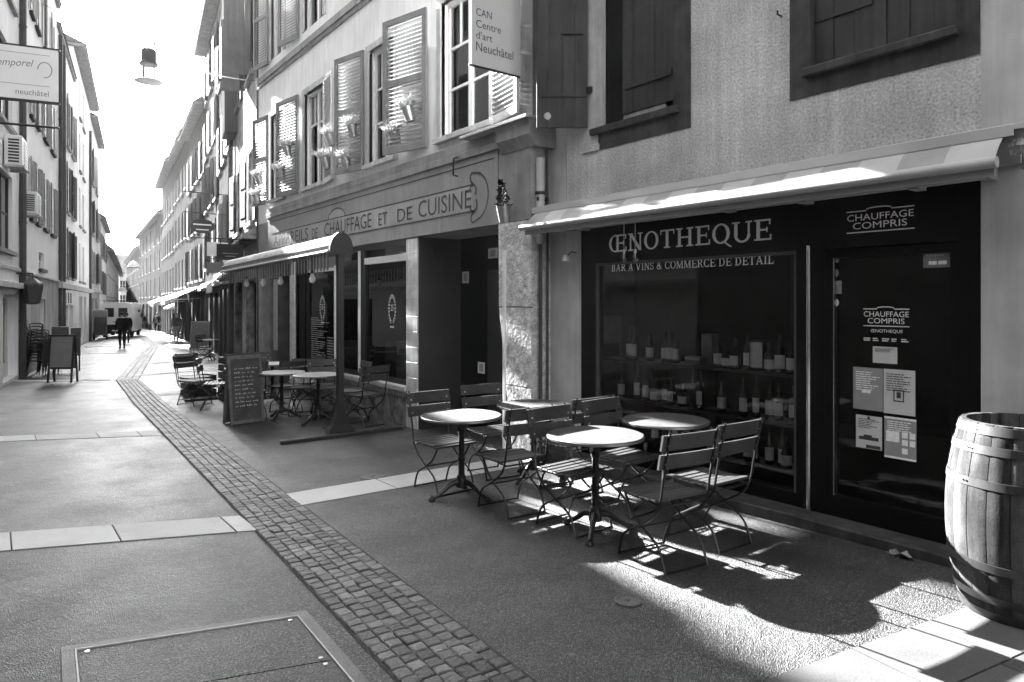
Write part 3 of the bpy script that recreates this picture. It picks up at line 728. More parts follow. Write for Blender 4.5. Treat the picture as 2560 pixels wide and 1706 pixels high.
# ---------------------------------------------------------------- shop awning, rolled in
AW = empty('shop_awning', (X1,0,0), R(90), 'long white retracted awning above the black wine shop front', 'awning')
a0, a1 = 1.40, 5.86
def extr(prof, a0, a1): return MB().prism([(a0,y,z) for y,z in prof], (a1-a0,0,0))
extr([(.003,2.50),(.10,2.50),(.10,2.64),(.003,2.64)], a0+.02, a1-.02 if False else 5.84).build('wall_cassette', M['awning_grey'], AW)
extr([(.003,2.725),(.003,2.765),(.30,2.695),(.30,2.63),(.285,2.63),(.285,2.67)], a0, a1).build('hood', M['awning_white'], AW)
fb = MB(); n = 32
for i in range(n):
    x0 = a0+.05+(a1-a0-.1)*i/n; x1 = a0+.05+(a1-a0-.1)*(i+1)/n
    pr = [(.12,2.66),(.27,2.65),(.36,2.57),(.435,2.48)]
    for k in range(3): fb.quad((x1,*pr[k]),(x0,*pr[k]),(x0,*pr[k+1]),(x1,*pr[k+1]))
fo = fb.build('fabric', [M['awning_white'], M['awning_grey']], AW)
for i, p in enumerate(fo.data.polygons): p.material_index = (i//3//2) % 2
b = MB(); b.tube([(a0+.03,.455,2.462),(a1,.455,2.462)], .034, 14); b.build('front_bar', M['awning_white'], AW, smooth=True)
extr([(.40,2.385),(.43,2.385),(.435,2.45),(.405,2.45)], a0+.05, a1-.04).build('bar_profile', M['awning_grey'], AW)
extr([(.36,2.385),(.39,2.385),(.39,2.415),(.36,2.415)], a0+.12, 2.8).build('folded_arm', M['pipe_light'], AW)
extr([(.30,2.40),(.335,2.40),(.335,2.435),(.30,2.435)], 3.4, a1-.3).build('folded_arm', M['pipe_light'], AW)
for a in (1.9,2.65,4.98):
    b = MB(); b.bbox(a-.03,a+.03,.28,.40,2.37,2.45,.01); b.build('arm_joint', M['awning_grey'], AW)
b = MB()
for k in range(4): b.lathe([(.035+.012*(k % 2),0),(.035+.012*(k % 2),.02)], 12, M4=Matrix.Translation((a0-.04+.02*k,.2,2.58)) @ Matrix.Rotation(R(90),4,'Y'))
b.tube([(a0-.03,.2,2.56),(a0-.03,.2,2.44)], .016, 8); b.build('winding_gear', M['zinc'], AW)
b = MB()
for a in (1.6,3.5,5.5): b.box(a-.04,a+.04,.002,.16,2.42,2.52)
b.build('wall_bracket', M['awning_grey'], AW)
# little spot lamps over the sign
def spot(a, z, out, label):
    e = empty('spot_lamp', (X1,a,z), R(90), label, 'lamp')
    b = MB(); b.tube([(0,0,.09),(0,out*.5,.1),(0,out,.02)], .006, 6); b.build('arm', M['iron'], e)
    b = MB(); b.lathe([(.012,.06),(.028,.05),(.042,-.0),(.04,-.0),(.026,.045)], 14, (0,out,0), close=False); b.build('shade', M['paint_white'], e)
    b = MB(); b.lathe([(0,-.01),(.02,0),(.022,.02),(0,.035)], 10, (0,out,0)); b.build('bulb', M['label'], e, smooth=True)
spot(5.46, 2.10, .16, 'small white spot lamp on the plaster left of the black shop front')
# pair of glass bulbs hanging from a cord under the awning, in front of the sign
for k, (dy, lb) in enumerate(((0,'left one of two glass bulbs hanging from the awning before the sign'),(.085,'right one of two glass bulbs hanging from the awning before the sign'))):
    a, z = on_plane(1560+28*k, 645, X1-.38); e = empty('hanging_bulb', (X1-.38,a,z), 0, lb, 'bulb')
    b = MB(); b.lathe([(0,-.035),(.022,-.028),(.031,0),(.024,.026),(.012,.045),(.0,.05)], 14); b.build('glass_bulb', GL_LAMP, e, smooth=True)
    b = MB(); b.lathe([(.012,.045),(.014,.05),(.014,.075),(0,.08)], 10); b.tube([(0,0,.078),(0,0,2.40-z)], .004, 6); b.tube([(-.005,0,.045),(0,0,-.012),(.005,0,.045)], .003, 5); b.build('socket', M['zinc'], e)
# ================================================================ pale house with the painted shop fascia (second on the right)
X2 = 4.78; A0, A1 = 5.90, 15.75
B2 = empty('heating_shop_building', (X2,0,0), R(90), 'pale plastered house with louvred shutters above a grey painted shop fascia', 'building')
W1 = [(14.05,14.85),(11.93,12.88),(9.18,10.04),(6.72,7.84)]
holes = [(a,b_,3.84,5.64,.2) for a,b_ in W1] + [(a,b_,6.86,8.9,.2) for a,b_ in W1] + [(a,b_,9.9,11.6,.2) for a,b_ in W1]
wl_ = MB(); wl_.wallgrid(A0, A1, 3.40, 12.6, holes); shell(wl_, A0, A1, -.5, 12.6, 8); wl_.build('wall', M['plaster_light'], B2)
# ground floor openings
gf = MB(); gf.wallgrid(A0, A1, -.4, 3.40, [(6.16,8.47,-.4,2.58,.7),(8.79,13.36,-.4,2.58,.3),(13.66,15.45,-.4,2.58,.6)]); gf.build('ground_floor_wall', M['stone_grey'], B2)
# string course and upper cornice
b = MB(); b.bbox(5.86,A1,-.05,.06,6.52,6.66,.02); b.box(5.9,A1,-.05,.03,6.44,6.52); b.build('string_course', M['stone_grey'], B2)
b = MB(); b.bbox(5.86,A1,-.05,.09,9.6,9.72,.02); b.build('string_course', M['stone_grey'], B2)
b = MB(); b.bbox(5.8,A1+.1,-8,.12,12.6,12.75,.03); b.build('eaves', M['stone_grey'], B2)
b = MB(); b.prism([(5.8,.14,12.76),(5.8,-4,15.2),(5.8,-8,12.76)], (A1-5.7,0,0)); b.build('roof', M['roof_tile'], B2)
for i, (a, b_) in enumerate(W1):
    window(B2, a, b_, 3.84, 5.64, .14, cols=2, bars=(.36,.66), pane=GL_HOT, sur='stone_light', sw=.1, sill='stone_light', f=.055)
    window(B2, a, b_, 6.86, 8.9, .14, cols=2, bars=(.36,.66), pane=GL_HOT, sur='stone_light', sw=.1, f=.055)
    window(B2, a, b_, 9.9, 11.6, .14, cols=2, bars=(.36,.66), pane=GL_HOT, sur='stone_light', sw=.1, f=.055)
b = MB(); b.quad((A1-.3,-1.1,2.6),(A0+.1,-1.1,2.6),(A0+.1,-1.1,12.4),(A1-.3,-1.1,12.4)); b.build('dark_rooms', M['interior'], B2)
# louvred shutters, each opened back against the wall
SHP = [louvre_mb(.62,1.92).build('shutter', M['shutter_grey'], B2), louvre_mb(.62,2.1).build('shutter', M['shutter_grey'], B2)]
done = [False, False]
def shutter(k, hinge, side, z, ang, wd=1., m=None, drop=0):
    o = SHP[k] if not done[k] else SHP[k].copy()
    if done[k]: COL.objects.link(o); o.parent = B2
    done[k] = True
    if m: o.data = o.data.copy(); o.data.materials[0] = M[m]
    o.location = (hinge, .03, z); o.rotation_euler = (0,0,(PI-ang) if side < 0 else ang); o.scale = (wd,1,1); return o
shutter(0,14.95,1,3.78,R(8),1.15); shutter(0,13.12,1,3.78,R(9),1.4)
shutter(0,11.88,-1,3.78,R(9),.98,'shutter_white')
shutter(0,10.16,1,3.78,R(14),1.2); shutter(0,8.16,1,3.78,R(15),1.42)
shutter(0,6.70,-1,3.78,R(8),1.06,'shutter_white')
for (a, sd, an, wd) in ((14.95,1,8,1.1),(13.1,1,10,1.2),(10.16,1,12,1.1),(8.1,1,12,1.1)): shutter(1,a,sd,6.8,R(an),wd)
# fascia with painted sign
b = MB(); b.box(6.52,14.98,-.03,.035,2.58,3.46); fas = b.build('fascia', M['fascia'], B2)
b = MB(); b.bbox(6.42,15.02,-.03,.07,3.46,3.56,.02); b.box(6.44,15.0,-.03,.055,3.561,3.66); b.build('cornice', M['stone_grey'], fas)
b = MB(); b.box(7.05,14.72,.033,.039,2.80,3.10); pan = b.build('sign_panel', M['fascia_panel'], fas)
b = MB(); b.box(7.05,14.72,.036,.042,2.775,2.79); b.box(7.05,14.72,.036,.042,3.108,3.123)
b.box(6.6,14.9,.034,.040,3.36,3.375)
def scroll(pts, t=.012):
    for i in range(len(pts)-1):
        (x0,z0),(x1,z1) = pts[i],pts[i+1]; d = Vector((x1-x0,0,z1-z0)); n = Vector((-d.z,0,d.x)).normalized()*t
        p0,p1 = Vector((x0,.044,z0)),Vector((x1,.044,z1)); b.quad(p0-n,p0+n,p1+n,p1-n)
arc = lambda cx, cz, r, t0, t1, n=14: [(cx+r*math.cos(R(t0+(t1-t0)*i/n)), cz+r*math.sin(R(t0+(t1-t0)*i/n))) for i in range(n+1)]
scroll(arc(7.08,2.95,.16,-75,75)[::-1] if False else [(7.05,2.79)]+arc(7.0,2.70,.07,90,-60)+arc(7.0,2.96,.30,-115,-250)+arc(7.02,3.20,.07,60,-90)+[(7.05,3.115)])
scroll(arc(7.02,2.86,.08,0,-230)); scroll(arc(7.03,3.04,.07,0,230))
scroll(arc(10.9,3.11,.30,20,160) if False else [(11.25+.36*math.cos(R(t)),3.11+.17*math.sin(R(t))) for t in range(0,181,15)])
b.build('sign_outline', M['ink'], fas)
b = MB(); b.poly([(11.25+.35*math.cos(R(t)),.0405,3.10+.16*math.sin(R(t))) for t in range(180,-1,-15)]); b.build('sign_crown', M['fascia_panel'], fas)
lt = MB()
for (wd, p0, p1) in (('APPAREILS',690,776),('DE',786,800),('CHAUFFAGE',817,935),('ET',953,975),('DE',1000,1037),('CUISINE',1053,1186)):
    aL, aR = on_plane(p0,560,X2)[0], on_plane(p1,520,X2)[0]
    t = text_mesh(wd, UA, VZ, (aL,.0455,2.83), width=aL-aR, height=.235 if wd not in ('DE','ET') else .19, ext=.0005); lt.add(t.v, t.f)
lt.build('sign_lettering', M['ink'], fas)
b = MB(); b.tube([(7.32,.06,3.50),(7.32,.14,3.47),(7.33,.14,3.36),(7.36,.12,3.27),(7.30,.10,3.25)], .012, 8); b.build('iron_hook', M['iron'], fas)
# ground floor shop: pilasters, windows, door
def tiled(a0, a1, z0, z1, y=.02):
    b = MB(); z = z0
    while z < z1-.02: b.bbox(a0,a1,-.28,y,z+.004,min(z+.22,z1),.006); z += .22
    return b
tiled(8.47,8.79,-.3,2.575).build('tiled_pilaster', M['tile_white'], B2); tiled(13.36,13.66,-.35,2.575).build('tiled_pilaster', M['tile_white'], B2)
b = MB(); b.box(8.8,13.35,-.26,-.03,-.35,.33); b.build('stall_riser', M['rubble'], B2)
b = MB(); b.bbox(8.795,13.355,-.25,.05,.36,.43,.01); b.build('window_sill', M['stone_light'], B2)
b = MB()
k = 8.82
while k < 13.3: b.prism([(k,.015,.355),(k+.045,.015,.355),(k+.0225,.015,.27)], (0,-.01,0)); k += .05
b.build('sill_fringe', M['stone_light'], B2)
fr_ = MB(); y0, y1 = -.16, -.06
for (a,b_) in ((8.79,8.86),(10.34,10.42),(10.44,10.5),(12.88,12.95),(11.42,11.5)): fr_.box(a,b_,y0,y1,.43,2.58)
for (z,zz) in ((.43,.5),(2.5,2.58)): fr_.box(8.86,12.95,y0+.002,y1-.002,z,zz)
fr_.build('shop_window_frame', M['black_frame'], B2)
b = MB(); b.box(8.86,10.34,-.15,-.05,2.27,2.37); b.box(10.5,10.56,-.15,-.04,.5,2.5); b.box(11.5,11.56,-.15,-.04,.5,2.3); b.box(11.5,12.88,-.15,-.045,2.22,2.27); b.build('transom', M['paint_white'], B2)
b = MB(); b.box(11.56,12.86,-.12,-.07,2.28,2.48); b.build('sign_board', M['sign_grey'], B2)
b = MB(); b.box(12.95,13.35,-.2,-.04,-.3,2.575); b.build('dark_door_leaf', M['shop_black'], B2)
for (a,b_,z0,z1) in ((8.86,10.34,.5,2.27),(8.86,10.34,2.37,2.5),(11.56,12.88,.5,2.22),(10.56,11.42,.5,2.5)):
    b = MB(); b.quad((b_,-.1,z0),(a,-.1,z0),(a,-.1,z1),(b_,-.1,z1)); b.build('shop_pane', GL_DARK, B2)
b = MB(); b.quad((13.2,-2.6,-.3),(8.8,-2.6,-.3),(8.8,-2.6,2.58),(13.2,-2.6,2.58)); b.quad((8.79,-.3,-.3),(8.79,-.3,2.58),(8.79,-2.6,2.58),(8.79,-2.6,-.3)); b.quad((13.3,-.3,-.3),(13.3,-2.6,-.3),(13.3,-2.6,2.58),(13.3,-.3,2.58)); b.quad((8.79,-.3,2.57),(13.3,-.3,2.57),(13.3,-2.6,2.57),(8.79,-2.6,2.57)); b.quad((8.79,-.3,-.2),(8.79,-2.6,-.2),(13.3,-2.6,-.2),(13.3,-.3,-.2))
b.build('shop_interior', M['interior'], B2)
b = MB(); b.box(9.0,9.7,-1.2,-.5,.1,.8); b.box(9.9,10.3,-.9,-.4,.0,1.0); b.box(8.9,9.1,-1.6,-1.2,.0,1.9); b.box(12.0,12.7,-.9,-.4,0,.9); b.build('shop_furniture', M['interior_grey'], B2)
# wreath emblem on two panes: leaves round the figure 25
def wreath(a, z, name_parent):
    b = MB()
    for sd in (-1,1):
        for i in range(11):
            t = R(-78+150*i/10); cx = a+sd*(.105*math.cos(t)); cz = z+.2*math.sin(t)
            for dd in (-1,1):
                ang = t+PI/2+dd*.6; L1 = .045
                dx, dz = sd*math.cos(ang)*L1, math.sin(ang)*L1*1.2
                b.quad((cx,-.09,cz),(cx+dx*.5-dz*.2,-.09,cz+dz*.5+dx*.2),(cx+dx,-.09,cz+dz),(cx+dx*.5+dz*.2,-.09,cz+dz*.5-dx*.2))
    t = text_mesh('25', UA, VZ, (a,-.09,z-.03), width=.09, height=.1, ext=.001, align='C'); b.add(t.v,t.f)
    b.quad((a+.06,-.089,z-.29),(a+.01,-.089,z-.29),(a+.01,-.089,z-.26),(a+.06,-.089,z-.26)); b.quad((a-.01,-.089,z-.29),(a-.06,-.089,z-.29),(a-.06,-.089,z-.26),(a-.01,-.089,z-.26))
    b.build('wreath_emblem', M['label'], B2)
wreath(9.44,1.55,0); wreath(12.22,1.55,0)
b = MB()
for i in range(22): lines_mesh(b, (12.8,-.092,1.35-.04*i), UA, VZ, .9 if i % 5 else .4, 1, .012, .01, i)
for i in range(10): lines_mesh(b, (12.0,-.092,1.0-.05*i), UA, VZ, .35, 1, .014, .01, i+50)
b.build('window_writing', M['chalk'], B2)
# recessed entrance
b = MB(); b.quad((8.47,0,-.4),(8.47,-.72,-.4),(8.47,-.72,2.58),(8.47,0,2.58)); 
b = MB(); b.box(8.455,8.469,-.71,-.005,-.3,2.575); b.build('entrance_side_panel', M['recess_grey'], B2)
b = MB(); b.box(6.2,8.45,-.76,-.70,-.2,2.575); dr = b.build('entrance_door', M['shop_black'], B2)
b = MB(); b.box(6.35,7.75,-.705,-.685,-.1,2.1); b.build('door_leaf', M['black_frame'], dr)
for (p0,p1,q0,q1,nm) in ((1157,1173,680,708,'door_notice'),(1196,1213,905,935,'door_notice'),(1222,1245,622,645,'door_number_plate')):
    a_, zt = on_plane(p0,q0,X2+.69); b_, zb = on_plane(p1,q1,X2+.69); b = MB(); b.box(b_,a_,-.6845,-.68,zb,zt); n_ = b.build(nm, M['paper'], dr)
    b = MB(); w_ = a_-b_; b.box(b_+w_*.22,a_-w_*.22,-.6799,-.679,zb+(zt-zb)*.15,zt-(zt-zb)*.15); b.build('print', M['paper_grey'], n_)
# splayed stone pier at the corner, corbel stone above
b = MB()
L_ = [(6.51,2.58),(6.50,1.6),(6.36,.7),(6.22,-.2)]; R_ = [(5.895,2.58),(5.895,1.6),(5.895,.7),(5.895,-.2)]
for i in range(3):
    l0,l1,r0,r1 = L_[i],L_[i+1],R_[i],R_[i+1]; g_ = .006
    b.prism([(l0[0],-.4,l0[1]-g_),(r0[0],-.4,r0[1]-g_),(r1[0],-.4,r1[1]+g_),(l1[0],-.4,l1[1]+g_)][::-1], (0,.43,0))
b.build('corner_pier', M['stone_pier'], B2)
b = MB(); b.box(5.892,6.50,-.4,.032,2.582,3.40); b.build('pier_head', M['stone_grey'], B2)
b = MB(); b.prism([(0,-.3,3.38),(0,.05,3.38),(0,.13,3.50),(0,.13,3.60),(0,.16,3.66),(0,-.3,3.66)], (.62,0,0)); b.build('corbel', M['stone_grey'], B2, loc=(5.80,0,0))
b = MB(); b.bbox(5.78,7.1,-.1,.2,3.665,3.70,.008); b.build('lead_flashing', M['pipe_light'], B2)
b = MB(); b.box(5.885,6.55,-.1,.02,3.70,6.44); b.build('quoin', M['stone_grey'], B2)
# doorway at the far end with a curtain
b = MB(); b.quad((15.45,-.58,-.4),(13.66,-.58,-.4),(13.66,-.58,2.58),(15.45,-.58,2.58)); b.build('dark_doorway', M['interior'], B2)
# downpipe
pipe = empty('downpipe', (X2+.02,15.79,-.25), 0, 'dark downpipe running up the far corner of the pale shuttered house', 'downpipe')
b = MB(); b.tube([(0,0,0),(0,0,12.6)], .05, 10); b.build('pipe', M['pipe_dark'], pipe, smooth=True)
for z in (1.2,3.2,5.4,7.6,9.8):
    b = MB(); b.lathe([(.058,0),(.058,.04)], 10, (0,0,z)); b.box(-.01,.1,-.02,.02,z,z+.04); b.build('pipe_bracket', M['pipe_dark'], pipe)
pipe = empty('downpipe', (X2-.03,5.86,-.1), 0, 'pale downpipe in the corner beside the stone pier', 'downpipe')
b = MB(); b.tube([(.1,0,2.4),(.1,0,3.1),(.1,0,3.36)], .05, 10); b.build('pipe', M['pipe_light'], pipe, smooth=True)
b = MB(); b.tube([(.09,-.02,0),(.09,-.02,2.4)], .02, 8); b.tube([(.2,-.01,0),(.2,-.01,3.5)], .014, 8); b.build('cable_duct', M['pipe_dark'], pipe, smooth=True)
b = MB(); b.lathe([(.058,0),(.058,.035)], 10, (.1,0,2.95)); b.box(.05,.2,-.03,.0,2.88,2.92); b.build('pipe_bracket', M['iron'], pipe)
# thin stick of the door sign post: pale batten leaning by the entrance
e = empty('pale_batten', (4.68,6.30,-.1), 0, 'thin pale batten standing against the stone pier by the dark entrance', 'batten')
b = MB(); b.box(-.012,.012,-.02,.02,0,2.35); b.build('stick', M['paint_white'], e)

# hanging banner
bn = empty('hanging_banner', (4.05,6.045,4.19), 0, 'pale hanging banner lettered CAN Centre d\'art in front of the white shutter', 'banner')
b = MB(); b.box(0,.655,-.012,.012,0,1.7); b.build('panel', M['banner'], bn)
lt = MB()
for s_, z, h, wd in (('CAN',.530,.082,.205),('Centre',.405,.082,.33),("d'art",.285,.082,.215),('Neuchâtel',.155,.09,.50)):
    t = text_mesh(s_, (1,0,0), VZ, (.055,-.0135,z), width=wd, height=h if s_ != 'Neuchâtel' else .095, ext=.0005); lt.add(t.v,t.f)
lt.build('lettering', M['ink'], bn)
b = MB()
for z in (-.012,1.69): b.tube([(-.03,0,z),(.72,0,z)], .01, 8)
b.build('rod', M['iron'], bn); b = MB(); b.bbox(.655,.73,-.03,.03,-.05,.25,.008); b.build('wall_bracket', M['pipe_light'], bn)

# flower buckets on the shutters and the pier
def bucket(k, x, y, z, dark=False, tilt=0.):
    lab = ['galvanised bucket with pale feathery plant hung on the louvred shutters','small conifer in a tilted metal bucket fixed to the stone pier'][dark]
    e = empty('plant_bucket', (x,y,z), 0, lab, 'plant pot', None if dark else 'plant buckets hung along the shutters')
    e.rotation_euler = (tilt, R(-14), 0)
    b = MB(); b.lathe([(.0,-.2),(.062,-.2),(.085,.0),(.09,.003),(.082,.0),(.06,-.17),(0,-.17)], 18, close=False); b.build('bucket', M['zinc'], e, smooth=True)
    f = MB(); q = random.Random(k+5)
    for i in range(190 if not dark else 340):
        an = q.uniform(0,2*PI); 
        if dark:
            h = q.uniform(0,.3); rr = .085*(1-h/.33)*q.uniform(.3,1); p = Vector((rr*math.cos(an),rr*math.sin(an),h-.02)); d = Vector((math.cos(an),math.sin(an),.5)).normalized()*q.uniform(.025,.05)
        else:
            sp = q.uniform(.1,1)**.7; p = Vector((.05*sp*math.cos(an),.05*sp*math.sin(an),-.02)); d = Vector((math.cos(an)*sp*.15,math.sin(an)*sp*.15,q.uniform(.10,.22)))
            if q.random() < .5: p = p + d*q.uniform(.3,.7); d = Vector((q.uniform(-1,1),q.uniform(-1,1),q.uniform(-.2,1))).normalized()*.05
        wv = d.cross(Vector((q.uniform(-1,1),q.uniform(-1,1),q.uniform(-1,1)))).normalized()*(.016 if not dark else .010)
        f.add([p-wv,p+wv,p+d],[(0,1,2)])
    f.build('foliage', M['foliage_dark' if dark else 'foliage_pale'], e)
    return e
LABS = ['far pair, upper','far pair, lower','']
for k, (px, py) in enumerate(((645,446),(639,494),(715,372),(700,432),(823,344),(811,402),(862,402),(878,320),(1017,278),(985,340))):
    y, z = on_plane(px, py, 4.6); o = bucket(k, 4.6, y, z+.05, False, R(-8+3*(k % 4)))
    o['label'] = ['galvanised plant bucket at the far end shutter, upper of that pair','galvanised plant bucket at the far end shutter, lower of that pair','galvanised plant bucket on the first dark louvred shutter, upper one','galvanised plant bucket on the first dark louvred shutter, lower one',
      'galvanised plant bucket before the second window, topmost of its cluster','galvanised plant bucket before the second window, lower left of its cluster','galvanised plant bucket before the second window, lowest right of its cluster','galvanised plant bucket high on the dark shutter beside the second window',
      'galvanised plant bucket hung on the big louvred shutter, upper right one','galvanised plant bucket under the third window, largest pale plant'][k]
bucket(40, 4.6, 6.214, 2.76, True, R(10))
# ================================================================ the rest of the street
SCENE_Y = lambda y: gz(y)
def house(name, label, P0, P1, H, mat_='plaster_far', deep=7., wins=(), shutters=None, gf=None, eave=.4, roof='roof_tile', ridge=2.2, sill='stone_grey', bars=(.5,), pane=None, wf='paint_white', base_h=None, sur=None, cornice=None, zb=None, wf_t=.05):
    """house whose street face runs from plan point P0 to P1 with the street on its left hand; openings given as (a0,a1,z0,z1) along that face"""
    P0, P1 = Vector(P0), Vector(P1); d = P1-P0; L_ = d.length; rz = math.atan2(d.y, d.x)
    z0 = (min(gz(P0.y), gz(P1.y)) - .4) if zb is None else zb
    o = empty(name, (P0.x, P0.y, 0), rz, label, 'building')
    allw = list(wins); g_ = list(gf or [])
    b = MB(); b.wallgrid(0, L_, z0, H, [(*w_[:4], .15) for w_ in allw] + [(*w_[:4], .35) for w_ in g_])
    shell(b, 0, L_, z0, H, deep); b.build('wall', M[mat_], o)
    proto = {}
    for w_ in allw:
        key = (round(w_[1]-w_[0],2), round(w_[3]-w_[2],2))
        if key not in proto:
            wd, hh = w_[1]-w_[0], w_[3]-w_[2]; f = wf_t; y = -.13; m_ = MB()
            m_.box(0,f,y,y+.05,0,hh); m_.box(wd-f,wd,y,y+.05,0,hh); m_.box(f,wd-f,y,y+.049,0,f); m_.box(f,wd-f,y,y+.049,hh-f,hh); m_.box(wd/2-.035,wd/2+.035,y,y+.055,f,hh-f)
            for q_ in bars: m_.box(f,wd-f,y,y+.04,hh*q_-.02,hh*q_+.02)
            wi = m_.build('window', M[wf], o)
            p = MB(); p.quad((wd-f,y+.02,f),(f,y+.02,f),(f,y+.02,hh-f),(wd-f,y+.02,hh-f)); p.build('pane', pane or M['pane_dark'], wi)
            if sill: s = MB(); s.box(-.08,wd+.08,-.1,.1,-.1,-.002); s.build('sill', M[sill], wi)
            if sur: s = MB(); s.box(-.12,0,-.05,.03,0,hh+.12); s.box(wd,wd+.12,-.05,.03,0,hh+.12); s.box(0,wd,-.05,.029,hh,hh+.12); s.build('surround', M[sur], wi)
            wi.location = (w_[0],0,w_[2]); proto[key] = wi
        else:
            c = copy_tree(proto[key], o); c.location = (w_[0],0,w_[2])
    if shutters:
        pr = {}
        for w_ in allw:
            if w_[3]-w_[2] < 1: continue
            wd, hh = (w_[1]-w_[0])/2, w_[3]-w_[2]
            for (hx, sd) in ((w_[0]-.02,-1),(w_[1]+.02,1)):
                k = (round(wd,2), round(hh,2)); an = R(rnd.choice((3,5,8,12)))
                if k not in pr:
                    b = MB(); b.box(.0,wd,0,.035,0,hh); b.box(.05,wd-.05,.035,.045,hh*.12,hh*.48); b.box(.05,wd-.05,.035,.045,hh*.54,hh*.9); sh_ = b.build('shutter', M[shutters], o); pr[k] = sh_
                else: sh_ = pr[k].copy(); COL.objects.link(sh_); sh_.parent = o
                sh_.location = (hx,.03,w_[2]); sh_.rotation_euler = (0,0,(PI-an) if sd < 0 else an)
    for w_ in g_:
        b = MB(); b.box(w_[0],w_[0]+.07,-.3,-.2,w_[2],w_[3]); b.box(w_[1]-.07,w_[1],-.3,-.2,w_[2],w_[3]); b.box(w_[0]+.07,w_[1]-.07,-.3,-.201,w_[3]-.1,w_[3]); b.box(w_[0]+.07,w_[1]-.07,-.3,-.201,w_[2],w_[2]+.35)
        sw_ = b.build('shop_window' if w_[1]-w_[0] > 1.25 else 'door', M['paint_white' if mat_ == 'plaster_left' else 'black_frame'], o)
        p = MB(); p.quad((w_[1]-.07,-.26,w_[2]+.35),(w_[0]+.07,-.26,w_[2]+.35),(w_[0]+.07,-.26,w_[3]-.1),(w_[1]-.07,-.26,w_[3]-.1)); p.build('pane', M['pane_dark'], sw_)
    if cornice:
        for (z_, h_, d_) in cornice:
            b = MB(); b.bbox(-.02,L_+.02,-.05,d_,z_,z_+h_,.02); b.build('cornice', M['stone_light'], o)
    b = MB(); b.bbox(-.15,L_+.15,-deep,eave,H+.002,H+.14,.03); b.build('eaves', M['stone_grey'], o)
    b = MB(); b.prism([(-.15,eave+.05,H+.142),(-.15,-deep/2,H+ridge),(-.15,-deep,H+.142)], (L_+.3,0,0)); r_ = b.build('roof', M[roof], o)
    if ridge > 1.2:
        b = MB(); b.box(L_*.3,L_*.3+.6,-1.8,-1.3,H+.4,H+2.4); b.box(L_*.3-.05,L_*.3+.65,-1.85,-1.25,H+2.4,H+2.5); b.build('chimney', M['stone_grey'], r_)
    return o
def pipe_on(x, y, z0, z1, label, r=.055, m='pipe_dark'):
    e = empty('downpipe', (x,y,z0), 0, label, 'downpipe')
    b = MB(); b.tube([(0,0,0),(0,0,z1-z0)], r, 8); b.build('pipe', M[m], e, smooth=True)
    z = 1.5
    while z < z1-z0-.5: b = MB(); b.lathe([(r+.012,0),(r+.012,.05)], 8, (0,0,z)); b.build('pipe_bracket', M[m], e); z += 2.6
    return e

# ---------------- left side (the street is on the left hand when walking towards the viewer)
def LX(y): return -2.834 + .152*y
def left_house(name, label, yf, yn, H, wins=(), gf=(), **k):
    sc = math.sqrt(1+.152**2)
    f = lambda w_: (max(.02,(yf-w_[1])*sc), (yf-w_[0])*sc, w_[2], w_[3])
    return house(name, label, (LX(yf),yf), (LX(yn),yn), H, wins=[f(w_) for w_ in wins], gf=[f(w_) for w_ in gf], **k)
def px_y(px, X0=0):              # street distance at which a picture column meets the left-hand facades
    u = (px-1280)/1707; k = (S_+u*C_)/(C_-u*S_); return 2.834/(.152-k)
Y = px_y
# A: nearest, with air conditioners
LA = left_house('plain_shop_house', 'near left pale house with air conditioners and a white shop door', 22.35, 9, 14.2,
    wins=[(19.2,21.2,2.9,4.75),(19.2,21.2,5.9,7.9),(19.0,21.4,9.0,11.0),(15.5,17.5,2.9,4.75),(15.5,17.5,5.9,7.9),(15.5,17.5,9,11)], gf=[(19.9,22.0,-.25,1.85),(15.5,18.6,-.2,1.85)], mat_='plaster_left', wf='pipe_dark', cornice=((2.0,.14,.18),(2.45,.1,.06)), sill='stone_grey', ridge=1.)
# B: streaked concrete base, pale render, paired dark shutters
yB = [(Y(74),Y(80)),(Y(88),Y(95)),(Y(108),Y(116)),(Y(126),Y(134))]
LB = left_house('rendered_town_house', 'pale rendered house on the left with a streaked concrete base and narrow slit windows', 31.6, 22.4, 13.0,
    wins=[(y0,y1,z,z+1.75) for z in (4.1,7.1,10.1) for (y0,y1) in yB] + [(Y(97),Y(110),2.72,3.25)], gf=[(Y(97),Y(110),.1,1.75)], mat_='plaster_left', shutters='shutter_grey', sill='stone_dark', ridge=1.4, eave=.12)
b = MB(); sc = math.sqrt(1+.152**2)
b.wallgrid(0, (31.6-22.4)*sc, -1.2, 2.42, [((31.6-Y(110))*sc, (31.6-Y(97))*sc, .1, 1.75, .05)], out=.04); b.build('concrete_base', M['concrete_streaked'], LB)
b = MB(); b.bbox(0,(31.6-22.4)*sc,-.02,.10,2.422,2.50,.015); b.build('ledge', M['stone_light'], LB)
# C: cream house with two columns of shuttered windows
yC = [(Y(166),Y(172.5)),(Y(178),Y(184)),(Y(197.5),Y(201)),(Y(206),Y(210.5))]
LC2 = left_house('cream_town_house', 'taller far half of the pale shuttered houses on the left, with narrow unshuttered windows', 51.6, 39.0, 14.0,
    wins=[(y0,y1,z,z+2.0) for z in (2.75,5.7,8.6,11.4) for (y0,y1) in yC[2:]], gf=[(Y(198),Y(206),-.6,1.95),(Y(210),Y(216),-.6,1.95)], mat_='plaster_left', cornice=((2.2,.25,.2),), ridge=1.8, eave=.5)
LC = left_house('cream_town_house', 'cream house on the left with tall dark shutters above a pale shop front', 38.98, 31.7, 12.3,
    wins=[(y0,y1,z,z+2.1) for z in (2.75,5.6,8.5) for (y0,y1) in yC[:2]], gf=[(Y(160),Y(170),-.5,1.95),(Y(176),Y(186),-.5,1.95)], mat_='plaster_left', shutters='shutter_dark', cornice=((2.2,.25,.2),), ridge=1.8, eave=.1)
